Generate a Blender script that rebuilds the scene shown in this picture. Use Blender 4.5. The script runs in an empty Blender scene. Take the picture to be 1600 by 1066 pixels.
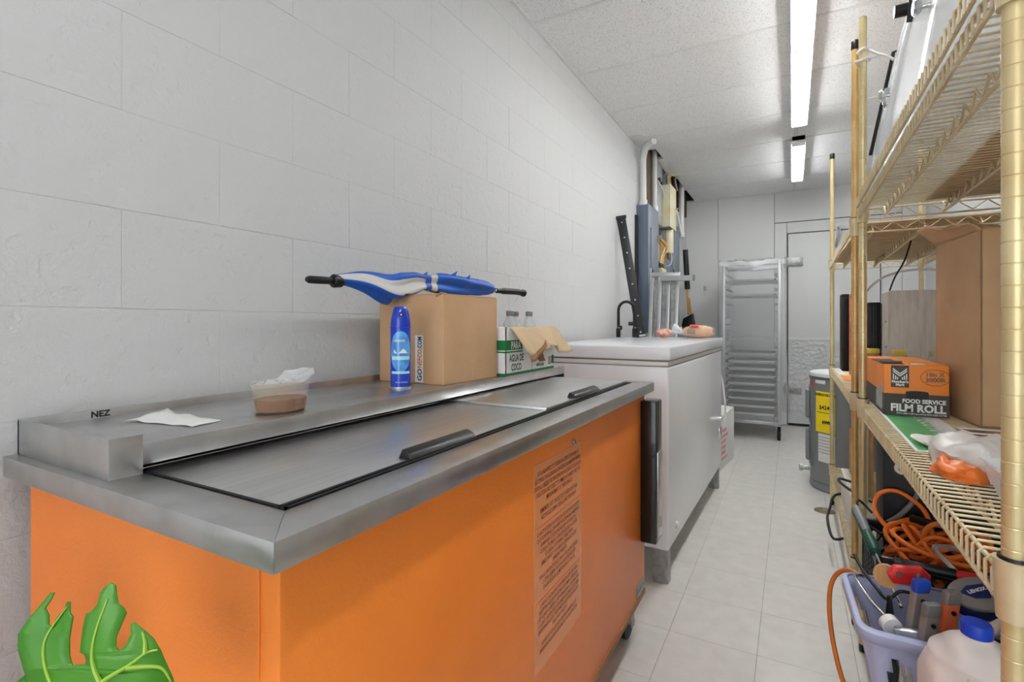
import bpy, bmesh, math, random
from mathutils import Vector, Matrix
from mathutils import noise as mnoise
from mathutils.geometry import tessellate_polygon
random.seed(7)
SC = bpy.context.scene
COL = SC.collection
PI = math.pi

# ------------------------------------------------------------------ camera
F_PX, YAW = 795.0, math.atan(437 / 795.0)
cam = bpy.data.cameras.new('camera')
cam.sensor_width = 36.0
cam.lens = F_PX / 1600 * 36.0
cam.shift_y = -(533 - 506) / 1600.0
cam.clip_start = 0.02
cam_o = bpy.data.objects.new('camera', cam)
COL.objects.link(cam_o)
cam_o.location = (0, 0, 1.2)
cam_o.rotation_euler = (PI / 2, 0, YAW)
SC.camera = cam_o

# ------------------------------------------------------------------ world, light, exposure
SC.view_settings.view_transform = 'Standard'
SC.view_settings.look = 'None'
SC.view_settings.gamma = 1.0
SC.view_settings.use_curve_mapping = False
SC.view_settings.exposure = 1.1
wd = bpy.data.worlds.new('world'); SC.world = wd
wd.use_nodes = True
bg = wd.node_tree.nodes['Background']
bg.inputs['Color'].default_value = (0.92, 0.96, 1.0, 1)
bg.inputs['Strength'].default_value = 2.4
TUBE_EMIT = 22.0


def area(name, loc, rot, sx, sy, power, col=(1, 1, 1), portal=False):
    l = bpy.data.lights.new(name, 'AREA'); l.shape = 'RECTANGLE'
    l.size, l.size_y, l.energy, l.color = sx, sy, power, col
    if portal:
        l.cycles.is_portal = True
    o = bpy.data.objects.new(name, l); COL.objects.link(o)
    o.location = loc; o.rotation_euler = rot
    return o


# daylight comes in through the shop window in the wall behind the camera
area('window_portal', (0.02, -2.62, 1.45), (PI / 2, 0, PI), 2.25, 2.1, 0, portal=True)

# ------------------------------------------------------------------ helpers
def lin(c):
    r = []
    for x in c[:3]:
        x /= 255.0
        r.append(x / 12.92 if x <= 0.04045 else ((x + 0.055) / 1.055) ** 2.4)
    return (*r, 1.0)


MATS = {}


def M(name, rgb, rough=0.5, metal=0.0, bump=(), var=None, trans=0.0, alpha=1.0, emit=0.0, coat=0.0,
      spec=0.5, rand=0.0, stretch=None, ior=1.45, sss=0.0):
    """procedural material; bump: list of (scale, distance, kind); var: (scale, rgb2, lo, hi)"""
    m = bpy.data.materials.new(name); m.use_nodes = True
    nt = m.node_tree; N = nt.nodes; L = nt.links
    b = N['Principled BSDF']
    b.inputs['Base Color'].default_value = lin(rgb)
    b.inputs['Roughness'].default_value = rough
    b.inputs['Metallic'].default_value = metal
    b.inputs['Transmission Weight'].default_value = trans
    b.inputs['Alpha'].default_value = alpha
    b.inputs['Coat Weight'].default_value = coat
    b.inputs['Specular IOR Level'].default_value = spec
    b.inputs['IOR'].default_value = ior
    if sss:
        b.inputs['Subsurface Weight'].default_value = sss
        b.inputs['Subsurface Radius'].default_value = (0.01, 0.01, 0.01)
    if emit:
        b.inputs['Emission Color'].default_value = lin(rgb)
        b.inputs['Emission Strength'].default_value = emit
    geo = N.new('ShaderNodeNewGeometry')
    pos = geo.outputs['Position']
    if stretch:
        mp = N.new('ShaderNodeMapping'); mp.inputs['Scale'].default_value = stretch
        L.new(pos, mp.inputs['Vector']); pos = mp.outputs['Vector']
    src = None
    if var:
        nz = N.new('ShaderNodeTexNoise'); nz.inputs['Scale'].default_value = var[0]
        nz.inputs['Detail'].default_value = 6
        L.new(pos, nz.inputs['Vector'])
        cr = N.new('ShaderNodeValToRGB')
        cr.color_ramp.elements[0].position = var[2]; cr.color_ramp.elements[1].position = var[3]
        cr.color_ramp.elements[0].color = lin(rgb); cr.color_ramp.elements[1].color = lin(var[1])
        L.new(nz.outputs['Fac'], cr.inputs['Fac'])
        src = cr.outputs['Color']
    if rand:
        oi = N.new('ShaderNodeObjectInfo')
        hs = N.new('ShaderNodeHueSaturation')
        mr = N.new('ShaderNodeMapRange')
        mr.inputs['To Min'].default_value = 1 - rand; mr.inputs['To Max'].default_value = 1 + rand
        L.new(oi.outputs['Random'], mr.inputs['Value']); L.new(mr.outputs['Result'], hs.inputs['Value'])
        if src:
            L.new(src, hs.inputs['Color'])
        else:
            hs.inputs['Color'].default_value = lin(rgb)
        src = hs.outputs['Color']
    if src:
        L.new(src, b.inputs['Base Color'])
    last = None
    for sc, dist, kind in bump:
        if kind == 'vor':
            t = N.new('ShaderNodeTexVoronoi'); out = t.outputs['Distance']
        elif kind == 'wave':
            t = N.new('ShaderNodeTexWave'); out = t.outputs['Fac']
        elif kind == 'pit':
            t = N.new('ShaderNodeTexNoise'); t.inputs['Detail'].default_value = 3
            r = N.new('ShaderNodeMapRange'); r.inputs['From Min'].default_value = 0.3
            r.inputs['From Max'].default_value = 0.42
            L.new(t.outputs['Fac'], r.inputs['Value']); out = r.outputs['Result']
        else:
            t = N.new('ShaderNodeTexNoise'); t.inputs['Detail'].default_value = 8
            t.inputs['Roughness'].default_value = 0.6; out = t.outputs['Fac']
        t.inputs['Scale'].default_value = sc
        L.new(pos, t.inputs['Vector'])
        bp = N.new('ShaderNodeBump'); bp.inputs['Strength'].default_value = 1.0
        bp.inputs['Distance'].default_value = dist
        L.new(out, bp.inputs['Height'])
        if last:
            L.new(last, bp.inputs['Normal'])
        last = bp.outputs['Normal']
    if last:
        L.new(last, b.inputs['Normal'])
    MATS[name] = m
    return m


def text_geo(s, size, align='LEFT', bold=0.0, space=1.0, line=1.0):
    c = bpy.data.curves.new('txt', 'FONT'); c.body = s; c.size = size
    c.align_x = align; c.offset = bold; c.space_character = space; c.space_line = line
    c.resolution_u = 2
    o = bpy.data.objects.new('txt', c); COL.objects.link(o)
    dg = bpy.context.evaluated_depsgraph_get()
    me = bpy.data.meshes.new_from_object(o.evaluated_get(dg))
    vs = [v.co.copy() for v in me.vertices]; fs = [tuple(p.vertices) for p in me.polygons]
    bpy.data.objects.remove(o); bpy.data.curves.remove(c); bpy.data.meshes.remove(me)
    return vs, fs


class G:
    def __init__(s):
        s.v = []; s.f = []; s.mi = []; s.m = 0

    def add(s, vs, fs):
        o = len(s.v); s.v.extend(Vector(p) for p in vs)
        for f in fs:
            s.f.append(tuple(i + o for i in f)); s.mi.append(s.m)
        return s

    def box(s, x0, x1, y0, y1, z0, z1):
        return s.hexa([(x0, y0, z0), (x1, y0, z0), (x1, y1, z0), (x0, y1, z0),
                       (x0, y0, z1), (x1, y0, z1), (x1, y1, z1), (x0, y1, z1)])

    def hexa(s, p):
        return s.add(p, [(3, 2, 1, 0), (4, 5, 6, 7), (0, 1, 5, 4), (1, 2, 6, 5), (2, 3, 7, 6), (3, 0, 4, 7)])

    def bar(s, p0, p1, w, h, up=(0, 0, 1)):
        p0, p1 = Vector(p0), Vector(p1); d = (p1 - p0).normalized()
        a = d.cross(Vector(up)).normalized(); b = a.cross(d)
        P = []
        for p in (p0, p1):
            for sa, sb in ((-1, -1), (1, -1), (1, 1), (-1, 1)):
                P.append(p + a * (sa * w / 2) + b * (sb * h / 2))
        return s.add(P, [(3, 2, 1, 0), (4, 5, 6, 7), (0, 1, 5, 4), (1, 2, 6, 5), (2, 3, 7, 6), (3, 0, 4, 7)])

    def tube(s, pts, r, n=8, closed=False, caps=True):
        pts = [Vector(p) for p in pts]; k = len(pts)
        rs = r if isinstance(r, (list, tuple)) else [r] * k
        tan = []
        for i in range(k):
            a = pts[(i - 1) % k] if (closed or i > 0) else pts[i]
            b = pts[(i + 1) % k] if (closed or i < k - 1) else pts[i]
            t = b - a
            tan.append(t.normalized() if t.length > 1e-9 else Vector((0, 0, 1)))
        ref = Vector((0, 0, 1)) if abs(tan[0].z) < 0.9 else Vector((1, 0, 0))
        u = tan[0].cross(ref).normalized()
        V = []
        for i in range(k):
            t = tan[i]; u = (u - t * u.dot(t))
            u = u.normalized() if u.length > 1e-6 else t.orthogonal().normalized()
            w = t.cross(u)
            for j in range(n):
                a = 2 * PI * j / n
                V.append(pts[i] + (u * math.cos(a) + w * math.sin(a)) * rs[i])
        Fs = []
        for i in range(k if closed else k - 1):
            i2 = (i + 1) % k
            for j in range(n):
                j2 = (j + 1) % n
                Fs.append((i * n + j, i * n + j2, i2 * n + j2, i2 * n + j))
        if caps and not closed:
            Fs.append(tuple(range(n - 1, -1, -1))); Fs.append(tuple((k - 1) * n + j for j in range(n)))
        return s.add(V, Fs)

    def cyl(s, p0, p1, r, n=16, r1=None):
        return s.tube([p0, p1], [r, r if r1 is None else r1], n)

    def lathe(s, prof, c=(0, 0, 0), n=24, a0=0, sx=1, sy=1, close=True):
        V = []; Fs = []; k = len(prof)
        for r, z in prof:
            for j in range(n):
                a = a0 + 2 * PI * j / n
                V.append((c[0] + r * math.cos(a) * sx, c[1] + r * math.sin(a) * sy, c[2] + z))
        for i in range(k - 1):
            for j in range(n):
                j2 = (j + 1) % n
                Fs.append((i * n + j, i * n + j2, (i + 1) * n + j2, (i + 1) * n + j))
        if close:
            Fs.append(tuple(range(n - 1, -1, -1))); Fs.append(tuple((k - 1) * n + j for j in range(n)))
        return s.add(V, Fs)

    def prism(s, poly, o, ux, uy, uz):
        """2d polygon extruded: o + x*ux + y*uy, depth vector uz"""
        o, ux, uy, uz = Vector(o), Vector(ux), Vector(uy), Vector(uz)
        n = len(poly)
        a = [o + ux * x + uy * y for x, y in poly]; b = [p + uz for p in a]
        Fs = [tuple(range(n - 1, -1, -1)), tuple(range(n, 2 * n))]
        for i in range(n):
            j = (i + 1) % n
            Fs.append((i, j, n + j, n + i))
        return s.add(a + b, Fs)

    def grid(s, fn, nu, nv, wrap=False):
        V = [fn(i / nu, j / nv) for j in range(nv + 1) for i in range(nu + (0 if wrap else 1))]
        w = nu if wrap else nu + 1
        Fs = []
        for j in range(nv):
            for i in range(nu):
                i2 = (i + 1) % w if wrap else i + 1
                Fs.append((j * w + i, j * w + i2, (j + 1) * w + i2, (j + 1) * w + i))
        return s.add(V, Fs)

    def text(s, t, size, o, ux, uy, align='LEFT', bold=0.0, space=1.0, line=1.0, sx=1.0):
        vs, fs = text_geo(t, size, align, bold, space, line)
        o, ux, uy = Vector(o), Vector(ux).normalized(), Vector(uy).normalized()
        return s.add([o + ux * (p.x * sx) + uy * p.y for p in vs], fs)


ROOTM = {}


def tag(o, label=None, cat=None, group=None, kind=None):
    if label: o['label'] = label
    if cat: o['category'] = cat
    if group: o['group'] = group
    if kind: o['kind'] = kind
    return o


def thing(name, label, cat, loc=(0, 0, 0), rotz=0.0, group=None):
    o = bpy.data.objects.new(name, None); COL.objects.link(o)
    o.location = loc; o.rotation_euler = (0, 0, rotz); o.empty_display_size = 0.05
    ROOTM[o] = Matrix.Translation(loc) @ Matrix.Rotation(rotz, 4, 'Z')
    return tag(o, label, cat, group)


def build(g, name, mat, parent=None, smooth=0.0, bevel=0.0, world=False, solid=0.0, seg=2, origin=None, normals=True):
    """one mesh object. world=True: coordinates are world ones, moved into the parent's frame"""
    me = bpy.data.meshes.new(name)
    vs = g.v
    loc = Vector((0, 0, 0))
    if parent is not None:
        rt = parent
        while rt.parent: rt = rt.parent
        if world and rt in ROOTM:
            inv = ROOTM[rt].inverted(); vs = [inv @ p for p in vs]
        off = parent.get('_o')
    elif origin is None:
        lo = [min(p[i] for p in vs) for i in range(3)]; hi = [max(p[i] for p in vs) for i in range(3)]
        loc = Vector(((lo[0] + hi[0]) / 2, (lo[1] + hi[1]) / 2, lo[2]))
        vs = [p - loc for p in vs]
    else:
        loc = Vector(origin); vs = [p - loc for p in vs]
    me.from_pydata([tuple(p) for p in vs], [], g.f)
    mats = mat if isinstance(mat, (list, tuple)) else [mat]
    for m in mats:
        me.materials.append(MATS[m])
    if len(mats) > 1:
        me.polygons.foreach_set('material_index', g.mi)
    if normals or bevel or solid:
        bm = bmesh.new(); bm.from_mesh(me)
        bmesh.ops.recalc_face_normals(bm, faces=bm.faces[:])
        if bevel:
            es = [e for e in bm.edges if len(e.link_faces) == 2 and e.calc_face_angle(0) > 0.5]
            if es:
                bmesh.ops.bevel(bm, geom=es, offset=bevel, segments=seg, profile=0.5, affect='EDGES', clamp_overlap=True)
        bm.to_mesh(me); bm.free()
    if smooth or bevel:
        me.polygons.foreach_set('use_smooth', [True] * len(me.polygons))
        me.set_sharp_from_angle(angle=smooth or 0.6)
    o = bpy.data.objects.new(name, me); COL.objects.link(o)
    o.location = loc
    if parent is None:
        ROOTM[o] = Matrix.Translation(loc)
    else:
        o.parent = parent
    if solid:
        md = o.modifiers.new('thickness', 'SOLIDIFY'); md.thickness = solid; md.offset = 0
    return o


def inst(src, loc, parent=None, rot=None, scale=None):
    c = src.copy(); COL.objects.link(c); c.parent = parent; c.location = loc
    if rot is not None: c.rotation_euler = rot
    if scale is not None: c.scale = scale
    return c


def copy_tree(o, parent=None):
    c = o.copy(); COL.objects.link(c); c.parent = parent
    for ch in list(o.children):
        copy_tree(ch, c)
    return c


def struct(g, name, mat, **k):
    o = build(g, name, mat, origin=(0, 0, 0), **k); o['kind'] = 'structure'; return o


def spline(pts, n=8, closed=False):
    """Catmull-Rom through pts"""
    P = [Vector(p) for p in pts]; k = len(P); out = []
    for i in range(k if closed else k - 1):
        p0 = P[(i - 1) % k] if (closed or i > 0) else P[i]
        p1 = P[i]; p2 = P[(i + 1) % k]
        p3 = P[(i + 2) % k] if (closed or i < k - 2) else P[(i + 1) % k]
        for j in range(n):
            t = j / n
            out.append(0.5 * ((2 * p1) + (p2 - p0) * t + (2 * p0 - 5 * p1 + 4 * p2 - p3) * t * t + (3 * p1 - p0 - 3 * p2 + p3) * t ** 3))
    if not closed: out.append(P[-1])
    return out


# ------------------------------------------------------------------ materials
M('wall_paint', (206, 206, 205), 0.6, bump=[(2.2, 0.006, 'n'), (75, 0.0024, 'n'), (26, 0.0012, 'pit')], spec=0.3)
M('ceiling_tile', (240, 240, 240), 0.85, bump=[(60, 0.001, 'n')], var=(170, (196, 194, 190), 0.56, 0.66), rand=0.01)
M('ceiling_tee', (228, 228, 227), 0.6)
M('deck_wood', (92, 66, 44), 0.8, var=(6, (58, 42, 30), 0.3, 0.7))
M('floor_vinyl', (220, 217, 211), 0.33, var=(14, (211, 208, 201), 0.35, 0.7), bump=[(3, 0.0006, 'n')], rand=0.02)
M('floor_joint', (120, 117, 112), 0.7)
M('frp', (222, 222, 220), 0.45, bump=[(70, 0.0008, 'n'), (9, 0.0012, 'n')], rand=0.01)
M('frp_gap', (105, 105, 105), 0.7)
M('door_skin', (222, 222, 220), 0.42, bump=[(55, 0.0008, 'n'), (5, 0.002, 'n')])
M('tread', (208, 209, 209), 0.38, 0.2, bump=[(26, 0.006, 'vor')])
M('alu', (190, 191, 192), 0.35, 0.85, bump=[(60, 0.0002, 'n')])
M('alu_dull', (172, 173, 172), 0.45, 0.7, var=(30, (140, 140, 138), 0.4, 0.75))
M('steel', (205, 205, 205), 0.3, 1.0, bump=[(9, 0.0006, 'n')], var=(16, (186, 187, 187), 0.4, 0.75))
M('steel_brushed', (212, 212, 211), 0.34, 1.0, bump=[(30, 0.00005, 'n')], stretch=(12, 0.5, 12), var=(8, (200, 200, 200), 0.35, 0.7))
M('chrome', (214, 215, 216), 0.12, 1.0)
M('rubber', (24, 24, 25), 0.6)
M('black_plastic', (17, 17, 17), 0.35)
M('black_gloss', (20, 18, 18), 0.22, coat=0.3)
M('black_metal', (40, 41, 42), 0.45, 0.2)
M('orange_paint', (252, 142, 52), 0.38, bump=[(150, 0.0009, 'n'), (7, 0.0016, 'n')], var=(1.6, (240, 128, 44), 0.4, 0.7))
M('decal_film', (238, 150, 92), 0.25)
M('decal_ink', (128, 62, 34), 0.6)
M('white_enamel', (236, 238, 240), 0.2, coat=0.25, bump=[(3.0, 0.0015, 'n')])
M('white_plastic', (232, 232, 230), 0.4)
M('grey_plastic', (128, 130, 132), 0.45)
M('seam_dark', (70, 70, 72), 0.6)
M('cardboard', (200, 162, 122), 0.75, bump=[(45, 0.0004, 'n')], var=(5, (188, 148, 108), 0.4, 0.75))
M('cardboard_pale', (208, 182, 146), 0.75, bump=[(60, 0.0004, 'n')], var=(8, (196, 168, 132), 0.4, 0.75))
M('cardboard_dark', (156, 116, 78), 0.8)
M('paper_white', (232, 231, 227), 0.6)
M('ink_black', (28, 28, 30), 0.5)
M('ink_grey', (110, 110, 112), 0.6)
M('ink_navy', (26, 38, 88), 0.5)
M('ink_orange', (224, 112, 40), 0.5)
M('ink_red', (214, 70, 62), 0.5)
M('ink_green', (24, 118, 62), 0.5)
M('ink_dkgreen', (34, 74, 52), 0.5)
M('print_white', (236, 236, 232), 0.5)
M('umb_blue', (28, 92, 190), 0.42, bump=[(160, 0.0003, 'n')], sss=0.0)
M('umb_silver', (206, 204, 200), 0.4, bump=[(160, 0.0003, 'n')])
M('can_blue', (14, 58, 190), 0.18, coat=0.5)
M('can_sky', (92, 170, 232), 0.2, coat=0.5, var=(30, (58, 130, 210), 0.4, 0.65))
M('can_pale', (178, 226, 238), 0.25)
M('tub_clear', (240, 222, 186), 0.18, alpha=0.10, spec=0.6)
M('sauce', (118, 48, 8), 0.45, var=(70, (90, 34, 6), 0.4, 0.65), bump=[(50, 0.003, 'n')])
M('film_clear', (244, 246, 248), 0.16, alpha=0.42, spec=0.7)
M('film_thin', (240, 242, 245), 0.14, alpha=0.2, spec=0.7)
M('bottle_clear', (236, 240, 242), 0.08, alpha=0.45, spec=0.7)
M('tan_zinc', (222, 206, 170), 0.4, 0.3, var=(18, (204, 182, 140), 0.35, 0.75), rand=0.02)
M('tan_post', (220, 204, 158), 0.32, 0.45, var=(9, (204, 180, 130), 0.35, 0.7), bump=[(40, 0.0002, 'n')])
M('post_orange', (214, 180, 120), 0.32, 0.45, var=(9, (200, 158, 96), 0.35, 0.7))
M('panel_grey', (126, 134, 146), 0.45, 0.2)
M('panel_blue', (104, 116, 134), 0.45, 0.2)
M('galv', (186, 190, 190), 0.4, 0.5, var=(20, (168, 172, 172), 0.4, 0.7))
M('cream_box', (222, 216, 188), 0.5, var=(7, (212, 198, 150), 0.45, 0.75))
M('pvc', (222, 222, 218), 0.45)
M('wood_old', (116, 96, 76), 0.8, stretch=(6, 6, 0.8), var=(20, (78, 62, 48), 0.35, 0.7))
M('wood_tan', (214, 172, 118), 0.6, stretch=(6, 6, 0.8), var=(20, (196, 148, 92), 0.35, 0.7))
M('wood_grey', (222, 216, 208), 0.75, stretch=(5, 5, 0.6), var=(14, (204, 196, 188), 0.35, 0.7))
M('wire_yellow', (214, 182, 88), 0.5)
M('tube_light', (252, 254, 255), 0.4, emit=TUBE_EMIT)
M('fixture_white', (236, 236, 236), 0.4)
M('heater_grey', (132, 134, 135), 0.38, 0.15)
M('heater_dark', (104, 106, 108), 0.4, 0.15)
M('label_yellow', (250, 220, 20), 0.5)
M('bread', (222, 170, 116), 0.6, var=(20, (200, 138, 84), 0.4, 0.7))
M('bread_red', (220, 96, 72), 0.5, var=(24, (236, 190, 150), 0.45, 0.55))
M('film_box_orange', (243, 142, 52), 0.5)
M('film_box_grey', (74, 68, 64), 0.55)
M('sign_green', (76, 168, 96), 0.35, var=(10, (92, 182, 112), 0.4, 0.7))
M('sign_brown', (128, 94, 78), 0.4)
M('cord_orange', (240, 122, 40), 0.42)
M('cord_dark_orange', (206, 112, 36), 0.42)
M('lilac', (184, 190, 224), 0.35, sss=0.1)
M('tool_red', (214, 40, 38), 0.35)
M('tool_green', (24, 76, 62), 0.4)
M('tool_blue', (28, 76, 186), 0.35)
M('tool_navy', (28, 36, 96), 0.35)
M('tool_grey', (152, 150, 148), 0.35, 0.4)
M('tool_orange', (214, 104, 66), 0.4)
M('jug', (236, 226, 220), 0.35, sss=0.25)
M('blue_cap', (20, 66, 196), 0.35)
M('bag_grey', (196, 194, 192), 0.25, alpha=0.5)
M('bag_white', (236, 230, 224), 0.35, alpha=0.85)
M('leaf', (84, 150, 44), 0.32, var=(5, (56, 128, 30), 0.35, 0.7), spec=0.5)
M('leaf_vein', (164, 200, 72), 0.4)
M('stem', (98, 138, 56), 0.5)
M('pot', (150, 92, 64), 0.7)
M('soil', (60, 46, 36), 0.9)
M('brass_dull', (150, 138, 108), 0.45, 0.5)
M('glass', (240, 246, 246), 0.03, alpha=0.22, spec=0.8)
M('black_box', (8, 8, 9), 0.5)
M('red_box', (228, 84, 46), 0.45, var=(26, (236, 176, 110), 0.48, 0.56))
M('yellow_pack', (244, 214, 40), 0.35)
M('jar_amber', (196, 132, 84), 0.15, alpha=0.8)
M('jar_clear', (222, 228, 228), 0.08, alpha=0.4)
M('lid_yellow', (222, 206, 84), 0.4)
M('lid_tan', (196, 180, 138), 0.4)
M('putty', (150, 146, 140), 0.8)

# ------------------------------------------------------------------ the room
XL, XR, YF, YB, ZC = -1.2, 1.25, -2.6, 6.87, 2.766
# floor: base slab and the vinyl tiles
fl = struct(G().box(XL - .2, XR + .2, YF - .2, YB + .2, -0.12, -0.0025), 'floor', 'floor_joint')
P = 0.31
tg = G().box(-P / 2 + .0007, P / 2 - .0007, -P / 2 + .0007, P / 2 - .0007, -0.0025, 0)
tile0 = None
for i in range(-4, 8):
    for j in range(-15, 16):
        cx = -0.11 + P * (i + .5); cy = 2.04 + P * (j + .5)
        x0, x1 = cx - P / 2, cx + P / 2
        if cx - P / 2 < XL - .05 and cx + P / 2 < XL + .05: continue
        if cy - P / 2 > YB or cx > 1.45 or cy < -1.9: continue
        # only where the floor can be seen around the furniture
        if cy < -1.9: continue
        if tile0 is None:
            tile0 = build(tg, 'floor_tile', 'floor_vinyl', fl); tile0.location = (cx, cy, 0)
        else:
            inst(tile0, (cx, cy, 0), fl)
vg = G().box(XL, XR, YF, -1.9, -0.0024, -0.0001)
build(vg, 'floor_sheet', 'floor_vinyl', fl)

# left wall of painted blocks
wl = struct(G().box(XL - .25, XL - .0012, YF - .2, YB + .2, -.1, 3.3), 'wall_left', 'wall_paint')
BL, BH = 0.4064, 0.2032
bg0 = G().box(-.02, 0, -BL / 2 + .0005, BL / 2 - .0005, -BH / 2 + .0005, BH / 2 - .0005)
blk = None
for r in range(14):
    zc = 0.0116 + BH * (r + .5)
    offs = 0.934 + (0 if r % 2 == 0 else BL / 2)
    for k in range(-2, 16):
        yc = offs + BL * (k + .5)
        if yc < 0.15 or yc + BL / 2 > YB + .05: continue
        if blk is None:
            blk = build(bg0, 'wall_block', 'wall_paint', wl, bevel=0.0009, seg=1)
            o = blk
        else:
            o = inst(blk, (0, 0, 0), wl)
        o.location = (XL + random.uniform(-.0004, .0004), yc, zc)

# far wall of white panels with the walk-in door
wb = struct(G().box(XL - .2, XR + .2, YB + .012, YB + .2, -.1, 3.3), 'wall_back', 'frp_gap')
seams = [XL - .02, -0.813, -0.182]
for a, b_, z0, z1 in ((XL - .02, -0.813, 0, ZC), (-0.813, -0.182, 0, ZC), (-0.182, 1.05, 2.41, ZC), (-0.182, -0.05, 0, 2.40),
                      (-0.05, 0.86, 2.275, 2.40), (0.86, 1.05, 0, 2.40), (1.05, XR + .02, 0, ZC)):
    build(G().box(a + .002, b_ - .002, YB, YB + .013, z0 + .001, z1), 'wall_panel', 'frp', wb, bevel=.0015, seg=1)
dr = build(G().box(-0.036, 0.85, YB - .03, YB + .012, 0.03, 2.258), 'door_1', 'door_skin', origin=(0, 0, 0), bevel=.003)
dr['kind'] = 'structure'
build(G().box(-0.036, 0.85, YB - .034, YB - .03, 0.05, 1.0), 'kick_plate', 'tread', dr)
build(G().box(-0.036, 0.85, YB - .037, YB - .03, 1.0, 1.035), 'kick_plate_trim', 'door_skin', dr, bevel=.001)
build(G().box(-0.036, 0.85, YB - .036, YB + .01, .004, .03), 'door_sweep', 'rubber', dr)
for z in (1.927, 0.42):
    h = G().box(-0.085, 0.115, YB - .05, YB - .03, z - .05, z + .05) if z > 1 else G().box(-.085, .10, YB - .05, YB - .034, z - .035, z + .035)
    hh = build(h, 'strap_hinge', 'alu_dull', dr, bevel=.004)
    build(G().cyl((-.06, YB - .045, z - .07), (-.06, YB - .045, z + .07), .014, 12), 'hinge_barrel', 'alu', hh, smooth=.6)
    for sx in (0.02, .08):
        build(G().cyl((sx, YB - .054, z), (sx, YB - .05, z), .008, 10), 'screw', 'alu', hh)
lt = G().box(.44, .485, YB - .06, YB - .03, 2.20, 2.32).tube(spline([(.46, YB - .07, 2.29), (.46, YB - .1, 2.24), (.45, YB - .09, 2.16), (.44, YB - .05, 2.08)], 6), .012, 8)
build(lt, 'door_closer', 'alu', dr, smooth=.7)

# right wall, front wall with its shop window
struct(G().box(XR, XR + .2, YF - .2, YB + .2, -.1, 3.3), 'wall_right', 'wall_paint')
fw = G().box(XL, -1.1, YF - .15, YF, 0, 3.3).box(1.15, XR, YF - .15, YF, 0, 3.3).box(-1.1, 1.15, YF - .15, YF, 0, .4).box(-1.1, 1.15, YF - .15, YF, 2.5, 3.3)
struct(fw, 'wall_front', 'wall_paint')
wf = G()
for x in (-1.1, .005, 1.11): wf.box(x, x + .04, YF - .1, YF - .04, .4, 2.5)
for z in (.4, 2.46): wf.box(-1.1, 1.15, YF - .1, YF - .04, z, z + .04)
wn = struct(wf, 'window_1', 'alu')
for x in (-1.06, .045): build(G().box(x, x + 1.065, YF - .075, YF - .069, .44, 2.46), 'pane', 'film_thin', wn)

# ceiling: tee grid, lay-in panels, roof deck above
YT = [3.02 + .636 * k for k in range(-9, 7)] + [YB]
XT = [XL, 0.03, XR]
cg = G()
for y in YT[:-1]: cg.box(XL if y < 5 else XL + .1, XR, y - .008, y + .008, ZC - .002, ZC + .025)
for x in XT[1:2]: cg.box(x - .008, x + .008, YF, YB, ZC - .002, ZC + .025)
cg.box(XL, XL + .02, YF, 4.62, ZC - .003, ZC + .02).box(XL, XR, YB - .02, YB, ZC - .003, ZC + .02)
cl = struct(cg, 'ceiling', 'ceiling_tee')
for j in range(len(YT) - 1):
    for i in range(2):
        x0, x1, y0, y1 = XT[i] + .009, XT[i + 1] - .009, YT[j] + .009, YT[j + 1] - .009
        g = G(); z0, z1 = ZC + .001, ZC + .016
        if i == 0 and y0 < 4.62 < y1:
            g.prism([(x0, y0), (x1, y0), (x1, y1), (XL + .13, y1), (XL + .13, 4.62), (x0, 4.62)], (0, 0, z0), (1, 0, 0), (0, 1, 0), (0, 0, z1 - z0))
        elif i == 0 and abs((y0 + y1) / 2 - 5.25) < .2:
            g.prism([(x0 + .05, y0), (x1, y0), (x1, y1), (x0 + .05, y1)], (0, 0, z0), (1, 0, 0), (0, 1, 0), (0, 0, z1 - z0))
        elif i == 0 and y0 > 5.4:
            e = .105 if y0 < 6.7 else 0
            g.prism([(x0 + e, y0), (x1, y0), (x1, y1), (x0 + e, y1)], (0, 0, z0), (1, 0, 0), (0, 1, 0), (0, 0, z1 - z0))
        else:
            g.box(x0, x1, y0, y1, z0, z1)
        build(g, 'ceiling_panel', 'ceiling_tile', cl, bevel=.002, seg=1)
rd = G().box(XL - .2, XR + .2, YF - .2, YB + .2, 3.2, 3.3)
for k in range(14): rd.box(XL, XR, YF + .4 + k * .62, YF + .45 + k * .62, 2.98, 3.2)
struct(rd, 'roof_deck', 'deck_wood')
# crumbling edge strip where wall meets ceiling, by the pipes
struct(G().prism([(0, 0), (.10, .03), (.13, .1), (.05, .22), (0, .2)], (XL, 4.18, ZC - .004), (1, 0, 0), (0, 1, 0), (0, 0, .003)), 'trim_1', 'frp')

# ------------------------------------------------------------------ ceiling strip lights
def strip_light(y0, n, label):
    t = thing('strip_light', label, 'ceiling light', (0.05, y0, ZC - .075), 0, 'ceiling strip lights')
    L = 1.235 * n
    build(G().box(-.05, .05, 0, L, .035, .075), 'housing', 'fixture_white', t, bevel=.003)
    build(G().prism([(-.05, .036), (-.010, .032), (0, .002), (.010, .032), (.05, .036)], (0, .02, 0), (1, 0, 0), (0, 0, 1), (0, L - .04, 0)), 'reflector', 'fixture_white', t)
    for k in range(n):
        for sx in (-.030, .030):
            a = k * 1.235 + .022
            tb = build(G().cyl((sx, a, .008), (sx, a + 1.19, .008), .013, 14), 'tube', 'tube_light', t, smooth=.7)
            for q in (a - .014, a + 1.19): build(G().cyl((sx, q, .008), (sx, q + .014, .008), .013, 12), 'tube_cap', 'alu', tb)
    for sx in (-1, 1):  # added skirts, shaped to keep direct tube light off the nearby ceiling
        build(G().box(min(sx * .05, sx * .053), max(sx * .05, sx * .053), .0, L, .014, .06), 'halo_skirt', 'fixture_white', t)
    for y in (0.0, L - .02):
        build(G().box(-.05, .05, y, y + .02, -.008, .075), 'end_plate', 'fixture_white', t, bevel=.002)
    return t


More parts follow.
